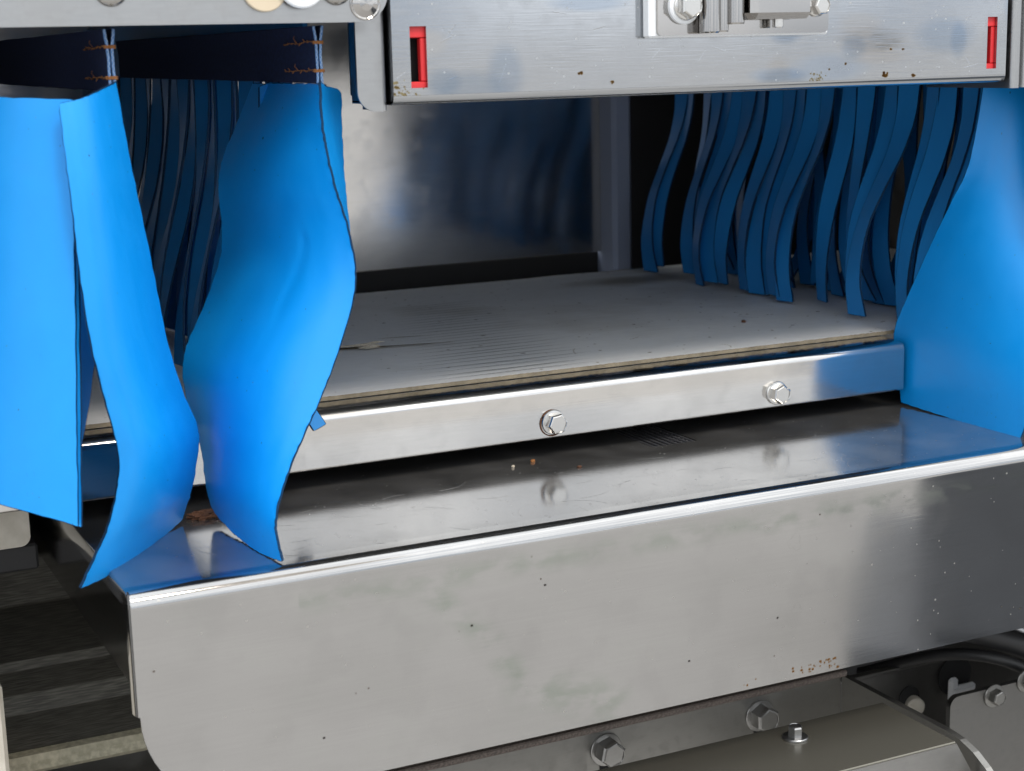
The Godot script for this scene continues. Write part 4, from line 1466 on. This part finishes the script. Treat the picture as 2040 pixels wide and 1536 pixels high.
# ---------------------------------------------------------------- under the tray, right
func lower_right() -> void:
	var t := thing("support_channel", "dull steel channel with large hex bolts under the tray", "channel", Vector3(0.0, 0.6, 0.05))
	var st := begin()
	bx(st, Vector3(-0.9, 0.50, 0.044), Vector3(0.2600, 0.7265, 0.05), 0.001)
	obj("web", st.commit(), M.dark_steel, t)
	st = begin()
	bx(st, Vector3(-0.9, 0.7268, -0.02), Vector3(0.2625, 0.7325, 0.056), 0.0012)
	obj("flange", st.commit(), M.stained, t, "brown-stained top edge of the channel")
	st = begin()
	var arm := [Vector2(0.051, 0.50), Vector2(0.051, 0.7265), Vector2(0.19, 0.7265)]
	for k in 9:
		var a := PI / 2.0 * k / 8.0
		arm.append(Vector2(0.19 + 0.085 * sin(a), 0.6415 + 0.085 * cos(a)))
	arm.append(Vector2(0.275, 0.50))
	plate(st, arm, 0.006, func(d: float, u: float, v: float) -> Vector3: return Vector3(0.2597 - d, v, u))
	obj("gusset", st.commit(), M.dark_steel, t)
	bolt(t, Vector3(0.018, 0.708, 0.0502), Vector3.BACK, 0.0205, 0.013, 0.0145, M.mid, 0.3)
	bolt(t, Vector3(0.172, 0.7065, 0.0502), Vector3.BACK, 0.0205, 0.013, 0.0145, M.mid, 0.55)
	st = begin()
	for x: float in [0.012, 0.166]:
		bx(st, Vector3(x, 0.689, 0.0498), Vector3(x + 0.012, 0.695, 0.0508), 0.0005)
	obj("slot_end", st.commit(), M.black, t)

	var c := thing("drive_cover", "dusty olive-grey sheet cover with one small bolt on top", "cover", Vector3(0.05, 0.6, 0.17))
	st = begin()
	bx(st, Vector3(-0.35, 0.727, 0.124), Vector3(0.247, 0.730, 0.217), 0.0008)
	obj("top_sheet", st.commit(), M.cover, c)
	st = begin()
	plate(st, [Vector2(-0.35, 0.0), Vector2(0.285, 0.0), Vector2(0.247, 0.10), Vector2(-0.35, 0.10)], 0.003, func(d: float, u: float, v: float) -> Vector3: return Vector3(u, 0.6285 + v, 0.2575 - v * 0.4 + d))
	obj("sloping_front", st.commit(), M.mid, c)
	bolt(c, Vector3(0.139, 0.7302, 0.149), Vector3.UP, 0.0105, 0.008, 0.0105, M.satin, 0.35)

	var p := thing("rear_bearing_plate", "dull steel plate with round holes behind the gusset", "plate", Vector3(0.45, 0.5, -0.05))
	st = begin()
	plate(st, rounded(0.29, 0.45, 0.487, 0.668, [0, 0, 0.004, 0.004]), 0.006, facing_z(-0.05))
	obj("plate", st.commit(), M.plate, p)
	st = begin()
	bx(st, Vector3(0.28, 0.6685, -0.058), Vector3(0.50, 0.6715, -0.0485), 0.0008)
	obj("top_flange", st.commit(), M.dark_steel, p)
	st = begin()
	plate(st, disc(0.420, 0.637, 0.0125), 0.002, facing_z(-0.0485))
	obj("hole", st.commit(), M.black, p)
	st = begin()
	plate(st, disc(0.478, 0.650, 0.021), 0.002, facing_z(-0.0485))
	obj("hole", st.commit(), M.black, p)
	st = begin()
	lathe(st, Vector3(0.424, 0.630, -0.048), Vector3(-0.3, 0, 1), [Vector2(0.0095, 0), Vector2(0.0095, 0.008), Vector2(0.008, 0.0095), Vector2(0, 0.0095)], 24)
	obj("shaft_end", st.commit(), M.cream, p)
	st = begin()
	bx(st, Vector3(0.468, 0.632, -0.048), Vector3(0.500, 0.641, -0.040), 0.003)
	bx(st, Vector3(0.466, 0.624, -0.0482), Vector3(0.478, 0.650, -0.041), 0.004)
	obj("white_clip", st.commit(), M.white_plastic, p)

	var e := thing("end_plate", "rounded dark steel plate with a bolt at the lower right", "plate", Vector3(0.46, 0.45, 0.05))
	st = begin()
	plate(st, rounded(0.3865, 0.40, 0.62, 0.679, [0, 0, 0.0, 0.010]), 0.006, facing_z(0.05))
	obj("plate", st.commit(), M.plate, e)
	bolt(e, Vector3(0.438, 0.6715, 0.0502), Vector3.BACK, 0.0135, 0.008, 0.0115, M.dark_steel, 0.3)
	bolt(e, Vector3(0.478, 0.679, 0.0502), Vector3.BACK, 0.0135, 0.008, 0.0115, M.dark_steel, 0.1)

	var hose := thing("hose", "thick black rubber hose looping under the tray's right end", "hose", Vector3(0.45, 0.7, -0.02))
	st = begin()
	tube(st, smooth_path([Vector3(0.33, 0.700, -0.10), Vector3(0.40, 0.722, -0.03), Vector3(0.46, 0.716, 0.01), Vector3(0.54, 0.676, 0.03), Vector3(0.60, 0.60, 0.02)], 8), 0.012, 16)
	obj("hose_body", st.commit(), M.rubber, hose)
	var hose2 := thing("hose", "thinner black hose running behind the rounded end plate", "hose", Vector3(0.45, 0.68, -0.02))
	st = begin()
	tube(st, smooth_path([Vector3(0.39, 0.655, -0.09), Vector3(0.43, 0.690, -0.02), Vector3(0.465, 0.694, 0.02), Vector3(0.51, 0.672, 0.035), Vector3(0.56, 0.64, 0.03)], 8), 0.006, 14)
	obj("hose_body", st.commit(), M.rubber, hose2)
	var pipe := thing("steel_pipe", "thin steel pipe slanting down at the right edge under the tray", "pipe", Vector3(0.5, 0.72, 0.02))
	st = begin()
	tube(st, [Vector3(0.40, 0.765, -0.02), Vector3(0.62, 0.655, 0.05)], 0.006, 16)
	obj("pipe_body", st.commit(), M.satin, pipe)

# ---------------------------------------------------------------- under the curtain, left
func lower_left() -> void:
	var t := thing("lower_frame", "dirty stepped frame panel in the dark under the left curtain", "frame panel", Vector3(-0.45, 0.5, -0.3))
	var st := begin()
	profile(st, [Vector2(-0.42, 0.86), Vector2(-0.30, 0.845), Vector2(-0.30, 0.80), Vector2(-0.202, 0.783), Vector2(-0.199, 0.775), Vector2(-0.167, 0.766), Vector2(-0.160, 0.751), Vector2(-0.108, 0.742)], [0, 0.004, 0.004, 0.0015, 0.0015, 0.002, 0.002, 0], -1.3, 0.0, 0.003, along_x)
	obj("stepped_panel", st.commit(), M.dirty, t)
	st = begin()
	bx(st, Vector3(-1.3, 0.7275, -0.1075), Vector3(0.0, 0.743, -0.088), 0.004)
	obj("yellowed_edge", st.commit(), M.yellowed, t, "yellowed grimy strip along the panel's foot")
	st = begin()
	bx(st, Vector3(-1.3, 0.30, -0.12), Vector3(0.0, 0.727, -0.10), 0.002)
	obj("base_sheet", st.commit(), M.dark_steel, t)
	var p := thing("white_post", "cream upright post cut by the lower left picture edge", "post", Vector3(-0.46, 0.3, 0.0))
	st = begin()
	bx(st, Vector3(-0.53, 0.3, -0.045), Vector3(-0.4515, 0.838, -0.005), 0.003)
	obj("post_body", st.commit(), M.cream, p)
	st = begin()
	bx(st, Vector3(-0.54, 0.298, -0.05), Vector3(-0.45, 0.305, 0.0), 0.001)
	obj("foot", st.commit(), M.cream, p)
	var c := thing("cream_box", "cream machine box with a rounded corner under the blue flap", "box", Vector3(-0.5, 0.91, -0.13))
	st = begin()
	plate(st, rounded(-0.95, 0.912, -0.4085, 0.968, [0, 0.008, 0.02, 0], 8), 0.38, facing_z(-0.1))
	obj("box_body", st.commit(), M.cream, c)
	st = begin()
	bx(st, Vector3(-0.95, 0.889, -0.45), Vector3(-0.402, 0.9105, -0.11), 0.002)
	obj("lower_lip", st.commit(), M.inside, c)

# ---------------------------------------------------------------- scraps
func lump(called: String, label: String, at: Vector3, size: Vector3, seed_: int, m: Material) -> void:
	var st := begin()
	var n := FastNoiseLite.new()
	n.seed = seed_
	n.frequency = 2.2
	n.fractal_octaves = 4
	var a := 22
	var b := 12
	var pt := func(i: int, j: int) -> Vector3:
		var th := TAU * i / a
		var ph := PI * j / b
		var d := Vector3(cos(th) * sin(ph), cos(ph), sin(th) * sin(ph))
		var k := 1.0 + 0.75 * n.get_noise_3dv(d * 1.4)
		return at + d * k * size
	for i in a:
		for j in b:
			face(st, pt.call(i, j), pt.call(i + 1, j), pt.call(i + 1, j + 1), pt.call(i, j + 1), (pt.call(i, j) + pt.call(i + 1, j + 1)) / 2.0 - at)
	var o := obj(called, st.commit(), m, self)
	tag(o, label, "debris")

func debris() -> void:
	lump("rusty_scrap", "crumpled rust-brown scrap lying on the tray between two flaps", Vector3(-0.303, 0.9525, 0.026), Vector3(0.0125, 0.003, 0.008), 1, M.rust)
	lump("brown_crumb", "small brown crumb on the white belt near its right end", Vector3(0.288, 1.0177, -0.150), Vector3(0.0022, 0.0016, 0.002), 2, M.rust)
	lump("orange_crumb", "tiny orange crumb on the tray below the rusty bolt", Vector3(-0.021, 0.9515, 0.004), Vector3(0.0018, 0.0012, 0.0014), 3, M.thread)
	lump("tan_crumb", "tiny tan crumb on the tray left of the orange one", Vector3(-0.043, 0.9515, 0.012), Vector3(0.0013, 0.001, 0.0012), 4, M.sludge)
	lump("dark_crumb", "tiny dark crumb on the tray right of the rusty bolt", Vector3(0.003, 0.9513, 0.040), Vector3(0.002, 0.0008, 0.0012), 5, M.rust)

const FLAP_A = [
	[-479.1, 1263.3, 50.0, -460.2, 1262.3, 90.6, -441.3, 1261.2, 123.0, -421.4, 1260.0, 143.6, -400.2, 1258.6, 156.0],
	[-483.2, 1218.2, 50.0, -464.0, 1219.2, 91.1, -444.9, 1219.9, 124.0, -424.8, 1219.9, 145.1, -403.6, 1219.5, 158.0],
	[-488.3, 1163.4, 50.0, -468.6, 1165.9, 91.6, -449.2, 1167.7, 125.0, -428.8, 1168.3, 146.6, -407.4, 1168.0, 160.0],
	[-494.8, 1098.5, 55.0, -474.5, 1102.7, 95.9, -454.5, 1105.7, 128.5, -433.6, 1106.8, 149.4, -411.5, 1106.5, 162.0],
	[-500.7, 1039.7, 60.0, -480.0, 1045.2, 99.9, -459.4, 1049.1, 131.5, -438.0, 1050.4, 151.4, -415.4, 1050.0, 163.0],
	[-503.4, 1016.3, 65.0, -483.0, 1014.5, 103.6, -462.7, 1011.0, 134.0, -441.4, 1004.8, 152.6, -418.9, 996.4, 163.0],
]
const FLAP_A2 = [
	[-481.2, 1240.5, 50.0, -461.3, 1240.6, 86.3, -441.5, 1240.6, 116.0, -421.0, 1240.2, 136.3, -399.6, 1239.5, 150.0],
	[-482.6, 1217.9, 44.0, -462.4, 1218.6, 82.8, -442.4, 1219.0, 115.0, -421.8, 1219.0, 137.8, -400.5, 1218.5, 154.0],
	[-487.7, 1162.8, 44.0, -467.0, 1164.9, 83.3, -446.7, 1166.4, 116.0, -425.8, 1166.9, 139.3, -404.2, 1166.8, 156.0],
	[-494.2, 1097.6, 49.0, -473.0, 1101.1, 87.6, -452.1, 1103.7, 119.5, -430.6, 1104.9, 142.1, -408.4, 1104.9, 158.0],
	[-500.2, 1038.4, 54.0, -478.4, 1043.1, 91.6, -457.0, 1046.6, 122.5, -435.0, 1048.1, 144.1, -412.3, 1048.1, 159.0],
	[-502.9, 1014.9, 59.0, -481.5, 1012.2, 95.3, -460.3, 1008.2, 125.0, -438.4, 1002.1, 145.3, -415.7, 994.3, 159.0],
]
const FLAP_B = [
	[-410.0, 1256.7, 164.0, -401.7, 1258.3, 164.0, -392.3, 1260.7, 159.0, -381.2, 1263.9, 147.0, -368.7, 1268.0, 130.0],
	[-409.9, 1229.3, 168.0, -400.9, 1228.9, 168.7, -390.2, 1228.1, 162.0, -377.1, 1226.7, 144.7, -361.9, 1225.0, 120.0],
	[-408.7, 1199.4, 170.0, -399.0, 1199.2, 170.1, -387.2, 1198.2, 161.0, -372.3, 1196.2, 139.1, -354.9, 1193.5, 108.0],
	[-407.2, 1156.7, 170.0, -396.0, 1156.1, 168.2, -382.5, 1154.1, 156.5, -365.5, 1150.4, 130.7, -345.5, 1145.5, 95.0],
	[-402.8, 1109.5, 167.0, -390.7, 1108.6, 163.6, -376.0, 1105.8, 149.5, -357.4, 1100.4, 120.1, -335.4, 1093.2, 80.0],
	[-395.0, 1069.4, 160.0, -382.5, 1069.8, 156.8, -367.1, 1067.8, 142.0, -347.4, 1062.5, 110.8, -323.9, 1054.9, 68.0],
	[-388.0, 1037.7, 152.0, -374.8, 1039.0, 149.7, -358.5, 1037.4, 135.0, -337.4, 1031.8, 102.7, -312.2, 1023.5, 58.0],
	[-389.1, 1015.3, 147.0, -375.9, 1016.2, 144.5, -359.7, 1014.0, 129.5, -338.7, 1007.4, 97.0, -313.6, 997.8, 52.0],
	[-395.0, 989.8, 142.0, -380.7, 990.9, 136.1, -363.7, 989.0, 119.5, -342.5, 983.1, 87.6, -317.6, 974.5, 45.0],
	[-405.1, 969.0, 140.0, -388.1, 971.3, 129.1, -368.8, 971.4, 110.0, -346.1, 968.4, 79.1, -320.3, 963.6, 40.0],
	[-416.3, 948.4, 140.0, -396.2, 947.9, 121.7, -374.0, 948.5, 98.5, -349.2, 950.0, 68.2, -321.7, 953.4, 33.0],
]
const FLAP_C = [
	[-230.2, 1261.7, -30.0, -229.4, 1261.9, 0.2, -229.1, 1262.2, 30.4, -229.3, 1262.4, 60.6, -229.9, 1262.7, 90.8, -231.0, 1263.0, 121.0],
	[-244.7, 1231.9, -30.0, -243.2, 1233.6, 7.9, -241.5, 1235.2, 43.0, -239.0, 1236.6, 73.8, -235.6, 1237.8, 100.3, -231.8, 1239.0, 124.0],
	[-256.2, 1208.2, -30.0, -252.9, 1210.7, 12.2, -249.3, 1212.9, 50.3, -244.4, 1214.8, 81.9, -238.1, 1216.3, 107.0, -230.8, 1217.5, 128.0],
	[-262.3, 1188.3, -25.0, -257.3, 1190.3, 18.2, -252.0, 1192.0, 56.8, -245.3, 1193.2, 88.2, -236.8, 1193.9, 112.4, -227.3, 1194.2, 132.0],
	[-263.4, 1159.0, -18.0, -257.2, 1162.2, 25.3, -250.7, 1164.9, 64.0, -242.7, 1167.0, 95.0, -232.8, 1168.2, 118.3, -221.8, 1169.0, 137.0],
	[-268.6, 1135.8, -10.0, -261.2, 1138.5, 33.5, -253.3, 1140.7, 71.9, -243.7, 1142.0, 101.9, -231.9, 1142.3, 123.5, -218.8, 1142.0, 140.0],
	[-283.9, 1106.4, 0.0, -274.3, 1110.9, 43.1, -264.2, 1114.7, 80.6, -252.3, 1117.2, 109.0, -238.0, 1118.3, 128.3, -222.0, 1118.6, 142.0],
	[-303.4, 1076.3, 12.0, -292.1, 1081.4, 53.1, -280.4, 1085.5, 88.6, -266.9, 1088.1, 115.0, -251.0, 1089.1, 132.3, -233.5, 1089.1, 144.0],
	[-309.5, 1054.1, 20.0, -299.6, 1058.2, 59.3, -289.1, 1061.4, 93.2, -277.0, 1063.0, 118.4, -262.6, 1062.8, 134.9, -246.6, 1061.6, 146.0],
	[-306.0, 1025.0, 26.0, -299.9, 1029.3, 63.5, -293.3, 1032.6, 96.1, -285.1, 1034.3, 120.7, -274.9, 1034.3, 137.3, -263.3, 1033.1, 149.0],
	[-302.1, 1001.1, 31.0, -299.1, 1006.1, 67.0, -295.5, 1010.2, 98.4, -290.3, 1012.6, 122.6, -283.4, 1013.2, 139.6, -275.2, 1012.8, 152.0],
	[-301.8, 975.8, 36.0, -300.5, 981.3, 70.0, -298.7, 985.9, 100.2, -295.6, 989.0, 124.2, -291.0, 990.4, 142.0, -285.4, 990.9, 156.0],
	[-298.6, 958.4, 41.0, -298.2, 963.2, 71.9, -297.5, 967.3, 100.0, -295.9, 970.4, 123.8, -293.3, 972.3, 143.3, -290.1, 973.5, 160.0],
	[-297.7, 952.9, 85.0, -296.3, 951.7, 103.7, -294.7, 951.2, 121.4, -292.8, 951.2, 137.2, -290.4, 951.6, 151.1, -287.7, 952.7, 164.0],
]
const FLAP_D = [
	[-230.9, 1264.3, 121.0, -227.1, 1262.5, 116.5, -223.3, 1260.7, 112.0],
	[-231.1, 1253.4, 120.0, -218.8, 1254.8, 105.0, -206.2, 1256.3, 90.0],
	[-230.1, 1238.8, 119.0, -218.3, 1237.9, 104.5, -206.4, 1237.1, 90.0],
	[-227.9, 1217.0, 120.0, -217.5, 1216.8, 106.0, -207.0, 1216.6, 92.0],
	[-224.5, 1193.5, 124.0, -216.2, 1192.2, 110.0, -207.8, 1190.8, 96.0],
	[-220.3, 1168.2, 128.0, -214.3, 1166.7, 115.0, -208.3, 1165.2, 102.0],
	[-220.3, 1144.3, 128.0, -214.3, 1142.7, 117.0, -208.3, 1141.1, 106.0],
]
const FLAP_F = [
	[-387.4, 1203.8, 60.0, -384.4, 1203.7, 60.0, -381.5, 1203.5, 60.0],
	[-390.5, 1163.9, 60.0, -386.2, 1163.6, 60.0, -381.9, 1163.3, 60.0],
	[-393.6, 1123.4, 60.0, -386.1, 1122.8, 60.0, -378.6, 1122.1, 60.0],
	[-395.9, 1092.8, 60.0, -387.6, 1091.9, 60.0, -379.2, 1091.1, 60.0],
	[-398.8, 1054.9, 60.0, -392.5, 1054.2, 60.0, -386.1, 1053.4, 60.0],
	[-401.5, 1020.1, 60.0, -398.2, 1019.6, 60.0, -394.8, 1019.2, 60.0],
]
const FLAP_E = [
	[398.0, 1264.0, 55.0, 414.8, 1264.6, 61.0, 431.5, 1265.3, 67.0, 448.2, 1265.9, 73.1, 465.0, 1266.5, 79.2],
	[394.0, 1229.9, 56.8, 407.2, 1230.7, 66.3, 422.0, 1231.4, 73.9, 439.2, 1232.0, 79.0, 458.0, 1232.4, 82.5],
	[388.0, 1173.8, 50.3, 398.3, 1174.0, 65.7, 411.0, 1174.0, 78.1, 427.3, 1173.6, 86.5, 446.0, 1172.9, 92.4],
	[383.0, 1140.1, 34.8, 389.1, 1138.8, 60.8, 398.5, 1137.1, 82.2, 412.6, 1134.6, 98.1, 430.0, 1131.8, 110.2],
	[378.0, 1095.9, 12.3, 380.8, 1094.8, 49.5, 387.0, 1093.1, 81.3, 397.8, 1090.5, 106.8, 412.0, 1087.4, 128.0],
	[374.0, 1052.4, -9.0, 375.8, 1052.1, 36.2, 380.0, 1051.2, 76.3, 387.8, 1049.5, 110.6, 398.0, 1047.2, 140.8],
	[371.0, 1016.1, -23.4, 371.9, 1016.7, 26.8, 374.5, 1016.9, 72.3, 379.4, 1016.3, 112.7, 386.0, 1015.3, 149.3],
	[370.0, 983.8, -15.2, 370.3, 983.8, 31.3, 371.5, 983.6, 74.3, 373.8, 982.9, 113.9, 377.0, 982.1, 150.7],
	[370.0, 953.3, -9.8, 370.0, 951.7, 31.6, 370.0, 950.2, 71.0, 370.0, 948.8, 108.7, 370.0, 947.4, 144.7],
]
